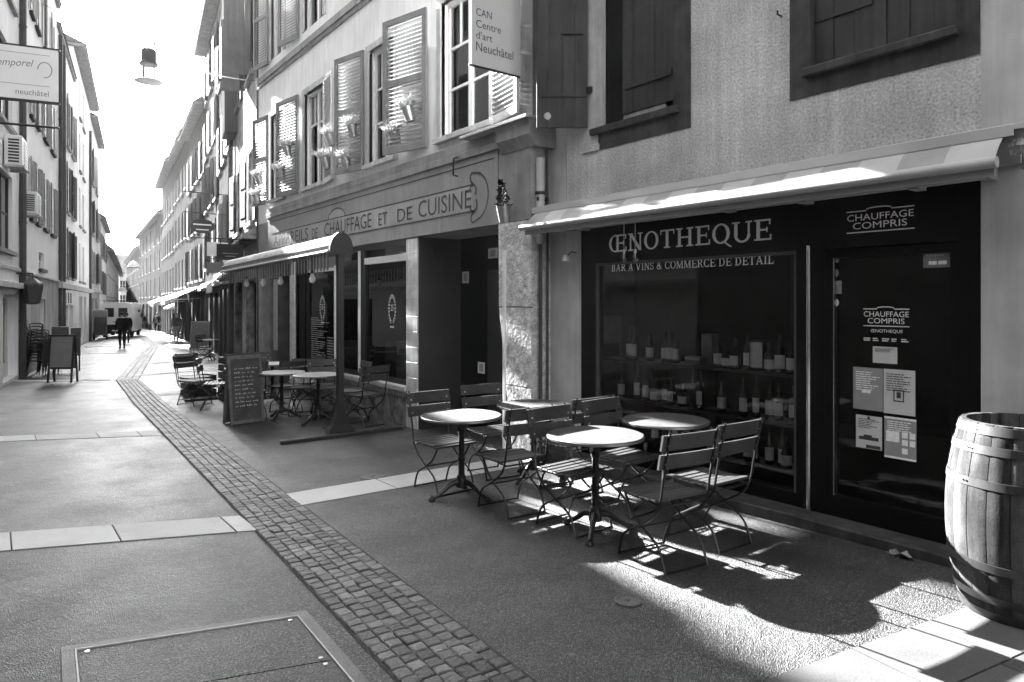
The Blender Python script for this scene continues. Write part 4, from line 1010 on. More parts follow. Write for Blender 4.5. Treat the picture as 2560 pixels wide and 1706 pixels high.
b = MB(); b.box(.4,6.2,.0,.05,1.5,2.15); fc = b.build('shop_fascia', M['sign_panel'], LC)
for k, a in enumerate((2.0,3.2,4.4)):
    b = MB(); b.box(a,a+.35,.05,.09,1.6,2.05); b.build('emblem', M['sign_grey'], fc)
LD = left_house('grey_town_house', 'narrow grey house on the left before the white van', 62, 51.7, 13.6, wins=[(Y(229),Y(233),z,z+2.1) for z in (3.0,6.2,9.6)] + [(Y(239),Y(243),z,z+2.1) for z in (3.0,6.2,9.6)], gf=[(53,55.5,-.8,1.9),(57,60,-.8,1.9)], mat_='plaster_grey', shutters='shutter_grey', ridge=2.0, cornice=((2.3,.2,.25),))
# further houses, fading
def q_house(name, label, A, B, H, n, z_list, m='plaster_far', **k):
    L_ = math.hypot(B[0]-A[0], B[1]-A[1]); wd = k.pop('wd', 1.0); st = L_/n
    wins = [(st*(i+.5)-wd/2, st*(i+.5)+wd/2, z, z+1.8) for z in z_list for i in range(n)]
    g_ = [(st*(i+.5)-st*.34, st*(i+.5)+st*.34, gz(A[1])-.1, gz(A[1])+2.5) for i in range(n)]
    return house(name, label, A, B, H, mat_=m, wins=wins, gf=g_, **k)
q_house('far_left_house', 'distant pale gabled house on the left just behind the white van', (8.68,76), (6.65,62.1), 8.2, 4, (2.4,5.4), 'plaster_left', shutters='shutter_grey', ridge=2.6)
q_house('far_left_house', 'distant pale house with a steep roof at the left bend of the street', (13.4,108), (8.75,76.2), 6.6, 6, (2.2,4.4), 'plaster_grey', ridge=3.4, eave=.6)
q_house('far_end_house', 'hazy pale house closing the view at the far end of the street', (19.4,150), (13.5,108.3), 6.5, 8, (1.2,4), 'plaster_grey', ridge=3.5, eave=.6)
q_house('far_end_house', 'hazy gabled house standing across the very end of the street', (22.4,151), (19.5,150.4), 7, 3, (1.2,4), 'plaster_grey', ridge=4)

# ---------------- right side beyond the pale shuttered house
def right_pt(y): return (4.78+.186*(y-15.9), y) if y < 32.5 else (7.87+.12*(y-32.5), y)
RC = q_house('roughcast_house', 'rough stone house with large plank shutters beside the dark downpipe', (4.80,15.78), right_pt(22.0), 13.0, 2, (3.6,7.2,10.4), 'rubble', shutters='shutter_dark', wd=1.2, ridge=1.5, eave=.5)
b = MB(); b.bbox(.2,3.6,0,.35,3.1,3.2,.02); b.prism([(.2,.0,3.2),(.2,.0,3.42),(.2,.33,3.2)], (3.4,0,0)); b.build('canopy_ledge', M['stone_grey'], RC)
for (a, z, an) in ((1.2,7.15,80),(2.6,7.15,66)):
    o = plank_leaf(0,.62,0,1.85,0,4).build('open_shutter', M['shutter_mid'], RC, loc=(a,.03,z)); o.rotation_euler = (0,0,R(an))
b = MB(); b.quad((0,0,0),(0,0,0.01),(0.01,0,0.01),(0.01,0,0))
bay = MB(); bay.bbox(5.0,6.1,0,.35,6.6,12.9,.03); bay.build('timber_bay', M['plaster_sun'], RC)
pipe_on(4.78+.186*6.0-.1, 21.85, gz(22), 13.0, 'dark downpipe between the rough stone house and the next house', .07)
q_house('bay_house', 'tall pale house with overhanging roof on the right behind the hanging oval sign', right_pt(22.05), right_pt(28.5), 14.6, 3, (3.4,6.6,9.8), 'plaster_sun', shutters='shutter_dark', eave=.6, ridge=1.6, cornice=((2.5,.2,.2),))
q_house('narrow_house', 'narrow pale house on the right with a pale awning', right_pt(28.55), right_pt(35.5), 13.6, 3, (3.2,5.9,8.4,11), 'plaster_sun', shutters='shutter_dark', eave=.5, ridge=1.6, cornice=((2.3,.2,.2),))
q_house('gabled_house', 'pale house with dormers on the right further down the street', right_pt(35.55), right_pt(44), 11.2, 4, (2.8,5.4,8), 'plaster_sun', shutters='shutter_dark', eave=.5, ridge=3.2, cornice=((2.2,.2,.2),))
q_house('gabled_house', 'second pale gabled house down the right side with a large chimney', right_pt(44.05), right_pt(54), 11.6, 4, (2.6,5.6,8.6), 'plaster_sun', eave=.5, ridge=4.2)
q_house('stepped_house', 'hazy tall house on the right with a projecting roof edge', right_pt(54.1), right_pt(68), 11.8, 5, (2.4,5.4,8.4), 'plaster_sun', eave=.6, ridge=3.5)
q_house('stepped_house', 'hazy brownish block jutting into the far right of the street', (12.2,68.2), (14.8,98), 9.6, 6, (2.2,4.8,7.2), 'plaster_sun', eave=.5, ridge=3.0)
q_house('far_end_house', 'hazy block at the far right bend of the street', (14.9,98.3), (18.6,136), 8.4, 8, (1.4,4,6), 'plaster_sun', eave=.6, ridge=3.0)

# pipes on the left facades
for px, z1, lb in ((47,13.8,'dark downpipe on the left between the near house and the rendered house'),(145,12.1,'first of the two dark downpipes at the corner of the cream house'),(153,12.1,'second of the two dark downpipes at the corner of the cream house'),(222,12.4,'dark downpipe on the left just before the narrow grey house')):
    y = Y(px); pipe_on(LX(y)+.09, y, gz(y), z1, lb, .08 if px < 60 else .075)
# unseen houses added opposite and behind the viewer to darken shop glass and street
left_house('added_opposite_house', 'unseen stone house added opposite the wine shop to darken its glass', 8.9, -9, 7.2, wins=[(y0,y0+1.0,z,z+1.9) for z in (3.2,) for y0 in (-7,-3.5,0,3.5,6.5)], gf=[(-6,-3,0,2.3),(1,4,-.1,2.2)], mat_='stone_grey')
left_house('added_opposite_house', 'unseen house added behind the viewer on the left to cut skylight', -9.1, -32, 9, wins=[(y0,y0+1.0,z,z+1.9) for z in (3.2,6.4) for y0 in (-29,-24,-19,-14)], mat_='stone_grey')
q_house('added_rear_house', 'unseen plain house added behind the viewer on the right to cut skylight', (5.03,-32), (5.03,-6.1), 13, 5, (3.2,6.4,9.6), 'stone_grey') if False else house('added_rear_house', 'unseen plain house added behind the viewer on the right to cut skylight', (5.03,-32), (5.03,-6.1), 13, mat_='stone_grey', wins=[(a,a+1,z,z+1.9) for a in (3,8,13,18,22) for z in (3.2,6.4,9.6)])
# ---------------------------------------------------------------- hanging things and fittings over the street
def cable(name, label, A, B, sag, r=.011):
    A, B = Vector(A), Vector(B); e = empty(name, A, 0, label, 'cable'); b = MB()
    b.tube([(B-A)*(i/16) + Vector((0,0,-sag*4*(i/16)*(1-i/16))) for i in range(17)], r, 6); b.build('wire', M['iron'], e); return e
lamp = empty('street_lamp', (4.0,24.6,9.38), 0, 'dark round street lamp with a pale disc below, hung over the middle of the street', 'street lamp')
b = MB(); b.lathe([(.06,.44),(.2,.40),(.225,.36),(.225,.02),(.28,-.04),(.28,-.10),(.20,-.12),(0,-.12)], 24); b.build('housing', M['pipe_dark'], lamp, smooth=True)
b = MB(); b.lathe([(.19,-.60),(.19,-.13)], 20, close=False); b.build('glass', GL_LAMP, lamp, smooth=True)
b = MB(); b.lathe([(0,-.585),(.40,-.60),(.43,-.625),(.40,-.635),(0,-.62)], 28); b.build('disc_reflector', M['paint_white'], lamp, smooth=True)
b = MB(); b.tube([(0,0,.43),(.02,0,.55),(-.12,0,.68),(-.16,0,.78)], .03, 8); b.build('hook', M['iron'], lamp)
b = MB(); b.lathe([(.04,0),(.05,.04),(0,.09)], 10, (.16,0,.62)); b.tube([(.16,0,.62),(.1,0,.42)], .012, 6); b.build('insulator', M['iron'], lamp)
cable('span_wire', 'wire slung from the hanging street lamp across to the dark right-hand downpipe', (4.0,24.6,9.96), (4.74,15.65,6.62), .25)
cable('span_wire', 'wire from the hanging street lamp back to the left facades', (3.98,24.6,9.98), (1.2,27.0,11.4), .1, .006)
e = empty('wire_anchor', (4.75,15.68,6.62), 0, 'small wire anchor on the corner of the pale shuttered house', 'anchor'); b = MB(); b.box(-.05,.05,-.04,.04,-.06,.06); b.build('plate', M['pipe_light'], e)

# shop sign at upper left
sg = empty('hanging_sign', (-.62,15.35,5.26), math.atan2(-.24,.97), 'large pale hanging shop sign with script lettering at upper left', 'sign')
b = MB(); b.box(0,1.62,-.03,.03,.04,.98); b.build('panel', M['sign_panel'], sg)
b = MB(); b.box(-.02,1.65,-.035,.035,.0,.039); b.box(-.02,1.65,-.035,.035,.981,1.01); b.build('frame_bar', M['iron'], sg)
lt = MB(); t = text_mesh('lemporel', (1,0,.06), (.25,0,1), (.66,-.032,.56), width=.55, height=.17, ext=.0005); lt.add(t.v,t.f)
t = text_mesh('neuchâtel', (1,0,0), VZ, (.98,-.032,.12), width=.5, height=.1, ext=.0005); lt.add(t.v,t.f); lt.build('lettering', M['sign_grey'], sg)
b = MB()
for z in (.30,.86): b.box(.02,1.5,-.032,-.0305,z,z+.008)
for i in range(20):
    t0, t1 = R(-100+14*i), R(-100+14*(i+1)); c = (1.42,.60)
    b.quad((c[0]+.10*math.cos(t0),-.032,c[1]+.13*math.sin(t0)),(c[0]+.115*math.cos(t0),-.032,c[1]+.145*math.sin(t0)),(c[0]+.115*math.cos(t1),-.032,c[1]+.145*math.sin(t1)),(c[0]+.10*math.cos(t1),-.032,c[1]+.13*math.sin(t1)))
b.build('ring_mark', M['sign_grey'], sg)
b = MB(); b.tube([(-.1,0,-.42),(1.64,0,-.42)], .022, 8); b.build('support_rod', M['iron'], sg)
b = MB(); b.tube([(-.05,0,.0),(-.05,0,-.42)], .02, 8); b.build('upright_rod', M['iron'], sg)

# air conditioners on the near left facade
def air_con(px, z, lab, w=.85, h=.62):
    y = Y(px); e = empty('air_conditioner', (LX(y)+.02,y,z), math.atan2(-1,-.152), lab, 'air conditioner', None)
    b = MB(); b.bbox(-w/2,w/2,.02,.36,.05,.05+h,.02); b.build('casing', M['ac_white'], e)
    for sx in (-1,1):
        g2 = MB()
    b = MB()
    for i in range(8): 
        zz = .11+i*(h-.12)/8; b.box(w/2+.001,w/2+.008,.09,.30,zz,zz+(h-.12)/8*.55)
    for i in range(8):
        zz = .11+i*(h-.12)/8; b.box(-w*.42,w*.2,.361,.368,zz,zz+(h-.12)/8*.55)
    b.build('grille', M['iron'], e)
    b = MB(); b.box(-w/2,-w/2+.05,0,.4,.0,.049); b.box(w/2-.05,w/2,0,.4,.0,.049); b.build('bracket', M['pipe_light'], e); return e
air_con(14, 4.82, 'upper left air conditioner at the picture edge on the near left house', .9, .7); air_con(56, 4.0, 'lower air conditioner beside the dark left downpipe', .8, .58)

# projecting signs on the right
def oval_sign():
    e = empty('oval_sign', (5.72,22.4,0), 0, 'dark oval hanging sign with two pale text lines in an iron frame', 'sign')
    X0, Z = on_plane(495,563,5.5)[0]*0, 3.95
    b = MB(); b.lathe([(0,.0),(.36,.0),(.36,.05),(0,.05)], 28, M4=Matrix.Translation((-.62,0,3.98)) @ Matrix.Scale(.62,4,(0,0,1)) @ Matrix.Rotation(R(90),4,'X')); b.build('oval_board', M['pipe_dark'], e)
    b = MB(); b.box(-.88,-.36,-.058,-.052,4.0,4.04); b.box(-.8,-.44,-.058,-.052,3.85,3.88); b.build('lettering', M['label'], e)
    b = MB()
    for z in (5.0,4.38,3.62): b.tube([(-1.15,0,z),(.35,0,z)], .014, 6)
    b.tube([(-1.1,0,3.62),(-1.1,0,4.38)], .012, 6); b.tube([(-.2,0,3.62),(-.2,0,5.0)], .012, 6)
    b.build('frame', M['iron'], e); return e
oval_sign()
def board_sign(name, label, x, y, z, w, h, m, txt=None, frame=True, tm='label'):
    e = empty(name, (x,y,z), 0, label, 'sign'); b = MB(); b.box(0,w,-.03,.03,0,h); b.build('board', M[m], e)
    if txt:
        t = MB()
        for i, (wd, zz) in enumerate(txt): t.box(w*(.5-wd/2),w*(.5+wd/2),-.034,-.0305,h*zz,h*zz+h*.06)
        t.build('lettering', M[tm], e)
    b = MB(); b.tube([(-.02,0,h+.12),(w+.35,0,h+.12)], .014, 6)
    for xx in (.08,w-.08): b.tube([(xx,0,h),(xx,0,h+.12)], .01, 6)
    b.build('bracket', M['iron'], e); return e
board_sign('black_sign', 'black rectangular hanging sign above the far end of the terrace canopy', 4.05, 16.4, 2.62, .58, .36, 'sign_dark', ((.6,.38),(.4,.2)), tm='sign_grey')
board_sign('white_sign', 'white hanging sign with a dark edge behind the black sign', 5.15, 22.0, 3.05, .6, .42, 'sign_panel', None)
board_sign('grey_sign', 'small grey hanging sign below the white sign', 5.2, 22.2, 2.55, .5, .32, 'sign_grey', None)

# awnings further down on the right
def lean_awning(label, y0, y1, z, out, m='awning_white'):
    p0, p1 = Vector(right_pt(y0)), Vector(right_pt(y1)); d = p1-p0; e = empty('lean_awning', (p0.x,p0.y,z), math.atan2(d.y,d.x), label, 'awning'); L_ = d.length
    b = MB(); b.prism([(0,.02,.7),(0,out,.0),(0,out,-.03),(0,.02,.66)], (L_,0,0)); b.build('fabric', M[m], e)
    b = MB(); b.box(0,L_,out-.01,out,-.24,-.032); b.build('valance', M[m], e)
    b = MB(); b.tube([(.05,.02,.1),(.05,out,-.02)], .015, 6); b.tube([(L_-.05,.02,.1),(L_-.05,out,-.02)], .015, 6); b.build('arm', M['zinc'], e)
lean_awning('pale sloping awning on the right behind the lone walker', 37, 43, 1.75, 1.5); lean_awning('second pale sloping awning further down on the right', 45, 52, 1.6, 1.8)
lean_awning('short pale awning over the shop beside the hanging black sign', 18.4, 21.2, 2.15, .8)
# small white lamps far down the street
for x, y, z, lb in ((9.6,66,4.6,'first small white lamp hung over the far street'),(12.2,92,2.9,'second small white lamp hung farther along the street')):
    e = empty('far_street_lamp', (x,y,z), 0, lb, 'street lamp'); b = MB(); b.lathe([(.1,.5),(.2,.45),(.55,0),(.5,-.02),(0,-.02)], 14); b.build('shade', M['paint_white'], e, smooth=True)
    b = MB(); b.tube([(-5,0,1.1),(0,0,.6),(5,0,1.2)], .007, 5); b.build('wire', M['iron'], e)
# wall lantern on the left, dark hanging box lamp
y = Y(40); e = empty('wall_lantern', (LX(y)+.35,y,1.65), 0, 'dark box lantern on the left wall above the stacked chairs', 'lantern')
b = MB(); b.lathe([(.06,.62),(.22,.5),(.24,.45),(.17,-.02),(.1,-.06),(0,-.06)], 6); b.build('lantern_body', M['pipe_dark'], e)
b = MB(); b.tube([(-.35,0,.75),(0,0,.75),(0,0,.6)], .025, 6); b.build('bracket', M['iron'], e)
# ---------------------------------------------------------------- bistro furniture
def bez(P, n=10):
    """smooth curve through points (Catmull-Rom)"""
    P = [Vector(p) for p in P]; out = []
    for i in range(len(P)-1):
        p0, p1, p2, p3 = P[max(i-1,0)], P[i], P[i+1], P[min(i+2,len(P)-1)]
        for k in range(n):
            t = k/n; out.append(.5*((2*p1)+(p2-p0)*t+(2*p0-5*p1+4*p2-p3)*t*t+(3*p1-p0-3*p2+p3)*t**3))
    out.append(P[-1]); return out
def make_chair():
    """folding bistro chair; faces local +x, slats run across"""
    e = empty('bistro_chair', (0,0,0), 0, 'x', 'chair')
    hw = .2
    for s in (-1,1):
        b = MB(); b.tube(bez([(-.304,s*hw,.90),(-.245,s*hw,.62),(-.205,s*hw,.43),(-.13,s*hw,.33),(.02,s*hw,.235),(.15,s*hw,.15),(.205,s*hw,.0)],7), .0085, 7); b.build('front_leg', M['chair_paint'], e, smooth=True)
        b = MB(); b.tube(bez([(.17,s*(hw-.022),.435),(.08,s*(hw-.022),.31),(-.03,s*(hw-.022),.235),(-.17,s*(hw-.022),.15),(-.235,s*(hw-.022),.0)],7), .0085, 7); b.build('rear_leg', M['chair_paint'], e, smooth=True)
        b = MB(); b.tube([(-.215,s*(hw-.012),.425),(.19,s*(hw-.012),.44)], .008, 6); b.build('seat_rail', M['chair_paint'], e)
    for (x, z, w_) in ((.203,.008,hw),(-.233,.008,hw-.022),(-.005,.238,hw),(-.205,.42,hw)):
        b = MB(); b.tube([(x,-w_,z),(x,w_,z)], .007, 6); b.build('cross_bar', M['chair_paint'], e)
    b = MB(); n = 7; x0, x1 = -.19, .225
    for i in range(n):
        c = x0 + (x1-x0)*(i+.5)/n; dz = -.012*math.sin(PI*(i+.5)/n) - (.012 if i == n-1 else 0)
        b.bbox(c-.0245,c+.0245,-.22,.22,.447+dz,.463+dz,.004)
    b.build('seat', M['slat_wood'], e)
    b = MB()
    for (z0,z1) in ((.665,.76),(.785,.885)):
        M4 = Matrix.Translation((-.30+(.885-.76)*.205,0,0)) 
        xb = -.30+(.885-(z0+z1)/2)*.21
        n = 6                                     # slightly bowed backwards
        for i in range(n):
            ya, yb = -.24+.48*i/n, -.24+.48*(i+1)/n; bow = lambda y: -.02*(1-(y/.24)**2)
            T = .21
            vs = []
            for y in (ya,yb):
                for (dx,z) in ((.011,z0),(.027,z0),(.027,z1),(.011,z1)): vs.append((xb+dx+bow(y)*.6-(z-(z0+z1)/2)*T, y, z))
            fs = [(0,4,5,1),(1,5,6,2),(2,6,7,3),(3,7,4,0)]
            if i == 0: fs.append((0,1,2,3))
            if i == n-1: fs.append((7,6,5,4))
            b.add(vs, fs)
    b.build('backrest', M['slat_wood'], e)
    b = MB()
    for z in (.70,.82):
        for s in (-1,1):
            x = -.30+(.885-z)*.21; b.lathe([(.009,0),(.008,.004),(0,.006)], 8, M4=Matrix.Translation((x-.001,s*(hw-.0),z)) @ Matrix.Rotation(R(-90),4,'Y')); b.lathe([(.008,0),(.007,.003),(0,.004)], 8, M4=Matrix.Translation((x+.0285,s*hw,z)) @ Matrix.Rotation(R(90),4,'Y'))
    b.build('rivets', M['bolt'], e)
    return e
def make_table(D=.72):
    e = empty('bistro_table', (0,0,0), 0, 'x', 'table'); r = D/2
    b = MB(); b.lathe([(0,.706),(r-.012,.706),(r-.002,.712),(r-.002,.728),(r-.008,.733),(0,.733)], 48); b.build('tabletop', M['marble'], e, smooth=True)
    b = MB(); b.lathe([(r-.0015,.709),(r+.003,.712),(r+.003,.727),(r-.0015,.730)], 48, close=False); b.build('rim', M['table_rim'], e, smooth=True)
    b = MB(); b.lathe([(.14,.700),(.14,.705),(.04,.690),(.027,.66),(.027,.60),(.036,.59),(.036,.575),(.026,.56),(.026,.36),(.034,.35),(.034,.335),(.027,.32),(.029,.20),(.042,.185),(.042,.165),(.05,.15),(.05,.09),(0,.088)], 20); b.build('pedestal', M['iron'], e, smooth=True)
    for k in range(3):
        b = MB(); M4 = Matrix.Rotation(2*PI*k/3+.5, 4, 'Z')
        b.tube([M4 @ p for p in bez([(.03,0,.135),(.10,0,.125),(.18,0,.07),(.255,0,.028),(.29,0,.018)],5)], [.03,.03,.028,.026,.024,.024,.022,.022,.02,.02,.018,.018,.018,.018,.018,.018,.018,.018,.02,.022,.022], 8)
        b.lathe([(0,0),(.03,0),(.032,.012),(.02,.03),(0,.034)], 10, tuple(M4 @ Vector((.285,0,0))))
        b.build('foot', M['iron'], e, smooth=True)
    return e
TAB = make_table(); CH = make_chair(); first = {'t':True,'c':True}
def settle(o, x, y): o.location = (x, y, gz(y)+.001)
def put_table(x, y, label, rz=0., grp='round bistro tables'):
    o = TAB if first['t'] else copy_tree(TAB); first['t'] = False
    settle(o, x, y); o.rotation_euler = (0,0,rz); o['label'] = label; o['group'] = grp; return o
def put_chair(x, y, face, label, grp='folding slatted chairs', m=None):
    """face: direction the sitter looks, degrees (90 = down the street, -90 = towards the viewer)"""
    o = CH if first['c'] else copy_tree(CH); first['c'] = False
    settle(o, x, y); o.rotation_euler = (0,0,R(face)); o['label'] = label; o['group'] = grp
    return o
G1 = 'bistro tables before the wine shop'; G2 = 'folding chairs before the wine shop'
put_table(3.34, 5.14, 'round marble bistro table nearest the gutter and the terrace canopy', .4, G1)
put_table(3.58, 3.68, 'round marble bistro table in front, largest tabletop in view', 1.2, G1)
put_table(4.50, 3.79, 'round marble bistro table by the window, behind the front chairs', .1, G1)
put_table(4.26, 5.25, 'round marble bistro table mostly hidden behind a chair, near the stone pier', .9, G1)
put_chair(3.36, 5.47, -88, 'slatted folding chair nearest the canopy, at the far side of its table', G2)
put_chair(3.46, 4.56, 86, 'slatted folding chair turned to the far table, back to back with another', G2)
put_chair(3.55, 3.88, -86, 'slatted folding chair with sunlit seat at the far side of the front table', G2)
put_chair(3.55, 3.02, 82, 'slatted folding chair at the near side of the front table, nearest the viewer', G2)
put_chair(4.06, 5.64, -96, 'slatted folding chair before the dark entrance door', G2)
put_chair(4.24, 4.68, 90, 'slatted folding chair mostly hidden at the table near the stone pier', G2)
put_chair(4.20, 3.95, -86, 'slatted folding chair in front of the left end of the shop window', G2)
put_chair(4.10, 3.06, 88, 'slatted folding chair at the near side of the window table', G2)
# terrace of the next house
G3 = 'bistro tables under the terrace canopy'; G4 = 'folding chairs under the terrace canopy'
TOPS = lambda o: [c for c in o.children if c.name.startswith('tabletop')][0]
PALE = TOPS(TAB).data.copy(); PALE.materials[0] = M['table_pale']
def pale(o): TOPS(o).data = PALE
pale(put_table(3.50, 12.15, 'pale bistro table behind the chalkboard, street side of the terrace', .2, G3))
pale(put_table(4.12, 12.75, 'pale bistro table behind the chalkboard, wall side of the terrace', .5, G3))
pale(put_table(3.90, 9.95, 'pale bistro table just behind the canopy post, nearer one', .9, G3))
pale(put_table(3.62, 10.75, 'pale bistro table just behind the canopy post, farther one', 1.3, G3))
for (x, y, f, lb) in ((3.35,11.45,80,'slatted terrace chair with its back to the chalkboard'),(3.9,11.35,95,'slatted terrace chair between the two pairs of terrace tables'),(3.2,11.05,-80,'slatted terrace chair at the street edge of the terrace beside the chalkboard'),
    (4.3,10.6,-95,'slatted terrace chair against the shop window, facing the near tables'),(4.38,9.35,100,'sunlit terrace chair to the right of the canopy post'),(4.42,10.0,175,'terrace chair under the right shop window'),
    (2.95,13.5,-60,'outermost terrace chair standing toward the open street'),(3.1,14.2,-70,'terrace chair behind the outermost one toward the open street'),(4.2,13.6,-90,'terrace chair by the far doorway'),(4.35,11.75,180,'terrace chair against the wall between the windows'),(3.1,12.6,-20,'terrace chair on the street side of the far terrace tables'),(4.45,11.05,150,'terrace chair by the wall behind the near terrace tables'),(3.75,13.35,-85,'terrace chair at the far side of the far terrace tables'),(4.05,10.95,-120,'terrace chair turned aside behind the near terrace tables'),(4.5,12.2,170,'terrace chair under the menu window')):
    put_chair(x, y, f, lb, G4)

# ---------------------------------------------------------------- free-standing terrace canopy
CX = 3.82; CY0, CY1 = 8.95, 14.45
cn = empty('terrace_canopy', (CX, CY0, gz(CY0)), 0, 'free-standing folded terrace canopy with striped valance on two dark posts', 'canopy')
L_ = CY1-CY0; dz = -SLOPE*L_
def swept(prof):                                     # profile (x,z) swept along the canopy, following the fall of the street
    b = MB(); return b.prism([(x,0,z) for x,z in prof], (0,L_,dz))
dome = [(.15*math.cos(R(t)), 2.52+.22*math.sin(R(t))) for t in range(0,181,15)]
swept([(.15,2.50)]+dome+[(-.15,2.50)]).build('canopy_cover', M['canopy_cloth'], cn)
b = MB(); b.tube([(-.165,.02,2.50),(-.165,L_,2.50+dz)], .022, 8); b.tube([(-.155,.02,2.60),(-.155,L_,2.60+dz)], .012, 8); b.build('front_bar', M['awning_white'], cn, smooth=True)
v = MB(); n = 90
for i in range(n):
    y0, y1 = L_*i/n+.02, L_*(i+1)/n+.0; x = -.158 + (.008 if i % 2 else 0); z0 = dz*i/n
    v.quad((x,y0,2.24+z0),(x,y1,2.24+z0),(x,y1,2.475+z0),(x,y0,2.475+z0))
vo = v.build('valance', [M['awning_dark'], M['awning_grey']], cn)
for i, p in enumerate(vo.data.polygons): p.material_index = i % 2
b = MB(); b.prism([(.17,-.06,2.46)]+[(.17*math.cos(R(t)),-.06,2.52+.25*math.sin(R(t))) for t in range(0,181,15)]+[(-.17,-.06,2.46)], (0,.055,0)); b.build('end_cap', M['recess_grey'], cn)
for (yy, zz) in ((.0,0),(L_-.1,dz)):
    b = MB(); b.bbox(-.04,.04,yy-.04,yy+.04,.24+zz,2.46+zz,.008); p_ = b.build('post', M['recess_grey'], cn)
    b = MB(); vs = []
    for (z, hx, hy) in ((.012,.20,.07),(.12,.12,.055),(.30,.055,.045),(.42,.05,.045)):
        vs.append((z,hx,hy))
    for i in range(3):
        (z0,a0_,b0_),(z1,a1_,b1_) = vs[i],vs[i+1]
        b.add([(-a0_,yy-b0_,z0+zz),(a0_,yy-b0_,z0+zz),(a0_,yy+b0_,z0+zz),(-a0_,yy+b0_,z0+zz),(-a1_,yy-b1_,z1+zz),(a1_,yy-b1_,z1+zz),(a1_,yy+b1_,z1+zz),(-a1_,yy+b1_,z1+zz)],[(0,1,5,4),(1,2,6,5),(2,3,7,6),(3,0,4,7)])
    b.build('flared_base', M['recess_grey'], p_)
    b = MB(); b.bbox(-.93,.78,yy-.36,yy-.30,.0+zz,.05+zz,.006); b.bbox(-.06,.06,yy-.30,yy+.5,.0+zz,.012+zz,.003); b.build('foot_bar', M['recess_grey'], p_)
for k, (yy, lb) in enumerate(((.9,''),(2.3,''),(3.2,''),(4.2,''))):
    e = empty('hanging_bulb', (CX-.05, CY0+yy, 0), 0, ['pale festoon bulb under the canopy close to its post','second pale festoon bulb from the canopy post','third pale festoon bulb from the canopy post','farthest pale festoon bulb under the canopy'][k], 'bulb', 'festoon bulbs under the terrace canopy')
    b = MB(); b.lathe([(0,1.93),(.035,1.95),(.05,1.99),(.03,2.05),(.02,2.08),(0,2.085)], 12); b.build('glass_bulb', M['label'], e, smooth=True)
    b = MB(); b.lathe([(.022,2.08),(.022,2.13),(0,2.14)], 8); b.tube([(0,0,2.13),(0,0,2.42)], .006, 5); b.build('socket', M['iron'], e)

# ---------------------------------------------------------------- boards
def a_board(label, x0, y0, x1, y1, h, face_m, fr_m, seed, writing=True, lean=.12, legs=.0, name='chalkboard'):
    """folding pavement board whose front bottom edge runs from (x0,y0) to (x1,y1)"""
    w_ = math.hypot(x1-x0, y1-y0); e = empty(name, (x0,y0,gz((y0+y1)/2)), math.atan2(y1-y0,x1-x0), label, 'board')
    for sd, nm in ((1,'front_panel'),(-1,'rear_panel')):
        P = lambda x, z, t=0: (x, (lean*2 if sd < 0 else 0) + (lean*(z/h) if sd > 0 else -lean*(z/h)) + t*(-1 if sd > 0 else 1), z)
        b = MB()
        b.prism([P(.04,legs+.06),P(w_-.04,legs+.06),P(w_-.04,h-.05),P(.04,h-.05)], (0,.012,0)); pn = b.build(nm, M[face_m], e)
        f = MB()
        for (xa,xb,za,zb) in ((0,.04,0,h),(w_-.04,w_,0,h),(.04,w_-.04,legs+.01,legs+.06),(.04,w_-.04,h-.05,h)): f.prism([P(xa,za,.01),P(xb,za,.01),P(xb,zb,.01),P(xa,zb,.01)], (0,.03,0))
        f.build('frame', M[fr_m], pn)
        if sd > 0 and writing:
            k = MB(); z = h-.2; q = random.Random(seed)
            while z > legs+.22:
                x = .09
                while x < w_-.14:
                    l = q.uniform(.03,.1)
                    hh = q.uniform(.018,.034)
                    for s_ in range(3): 
                        xx = x+l*s_/3; k.quad(P(xx,z,.002),P(xx+l*.28,z+q.uniform(-.004,.004),.002),P(xx+l*.2,z+hh*.5,.002),P(xx+.004,z+hh*q.uniform(.4,1),.002))
                    x += l+.022
                z -= .062
            k.build('chalk_writing', M['chalk'], pn)
    return e
a_board('tall chalkboard with handwritten menu standing at the street edge of the terrace', 2.80,10.56, 3.32,10.64, 1.02, 'slate','cloth_mid', 4)
a_board('worn dark pavement board on metal legs beside the stacked chairs', 1.06,20.3, 1.55,19.95, 1.18, 'sign_grey','iron', 5, writing=False, legs=.32, name='pavement_board')
a_board('distant pavement board with a pale lower edge in front of the right shops', 6.55,30.9, 7.15,30.3, 1.35, 'sign_grey','zinc', 6, writing=False, legs=.16, name='pavement_board')

# ---------------------------------------------------------------- stacked chairs, planter on the left
def stack_chair():
    e = empty('stacking_chair', (0,0,0), 0, 'x', 'chair'); 
    for s in (-1,1):
        b = MB(); b.tube(bez([(.2,s*.21,0),(.19,s*.21,.43),(.17,s*.22,.64),(-.05,s*.22,.66),(-.2,s*.21,.64),(-.26,s*.2,.84)],5), .012, 6); b.tube([(-.24,s*.21,0),(-.2,s*.21,.64)], .012, 6); b.build('side_frame', M['chair_paint'], e)
    b = MB()
    for i in range(5): b.bbox(-.2+.08*i,-.135+.08*i,-.2,.2,.42,.435,.003)
    b.build('seat', M['chair_paint'], e)
    b = MB()
    for i in range(4): b.bbox(-.27+.004*i,-.255+.004*i,-.19,.19,.82-.07*i,.86-.07*i,.003)
    b.build('backrest', M['awning_grey'], e); return e
SC = stack_chair(); k0 = True
for (x, y, n, rz, which) in ((.92,22.6,8,-.2,'nearer shorter stack'),(.86,24.2,10,-.1,'taller rear stack'),(1.25,23.3,6,.1,'low stack beside the pavement board')):
    for k in range(n):
        o = SC if k0 else copy_tree(SC); k0 = False
        o.location = (x+.012*k, y, gz(y)+.085*k+.003); o.rotation_euler = (0,0,rz); o['label'] = f'black stacking chair in the {which} by the left wall'; o['group'] = f'chairs of the {which}'
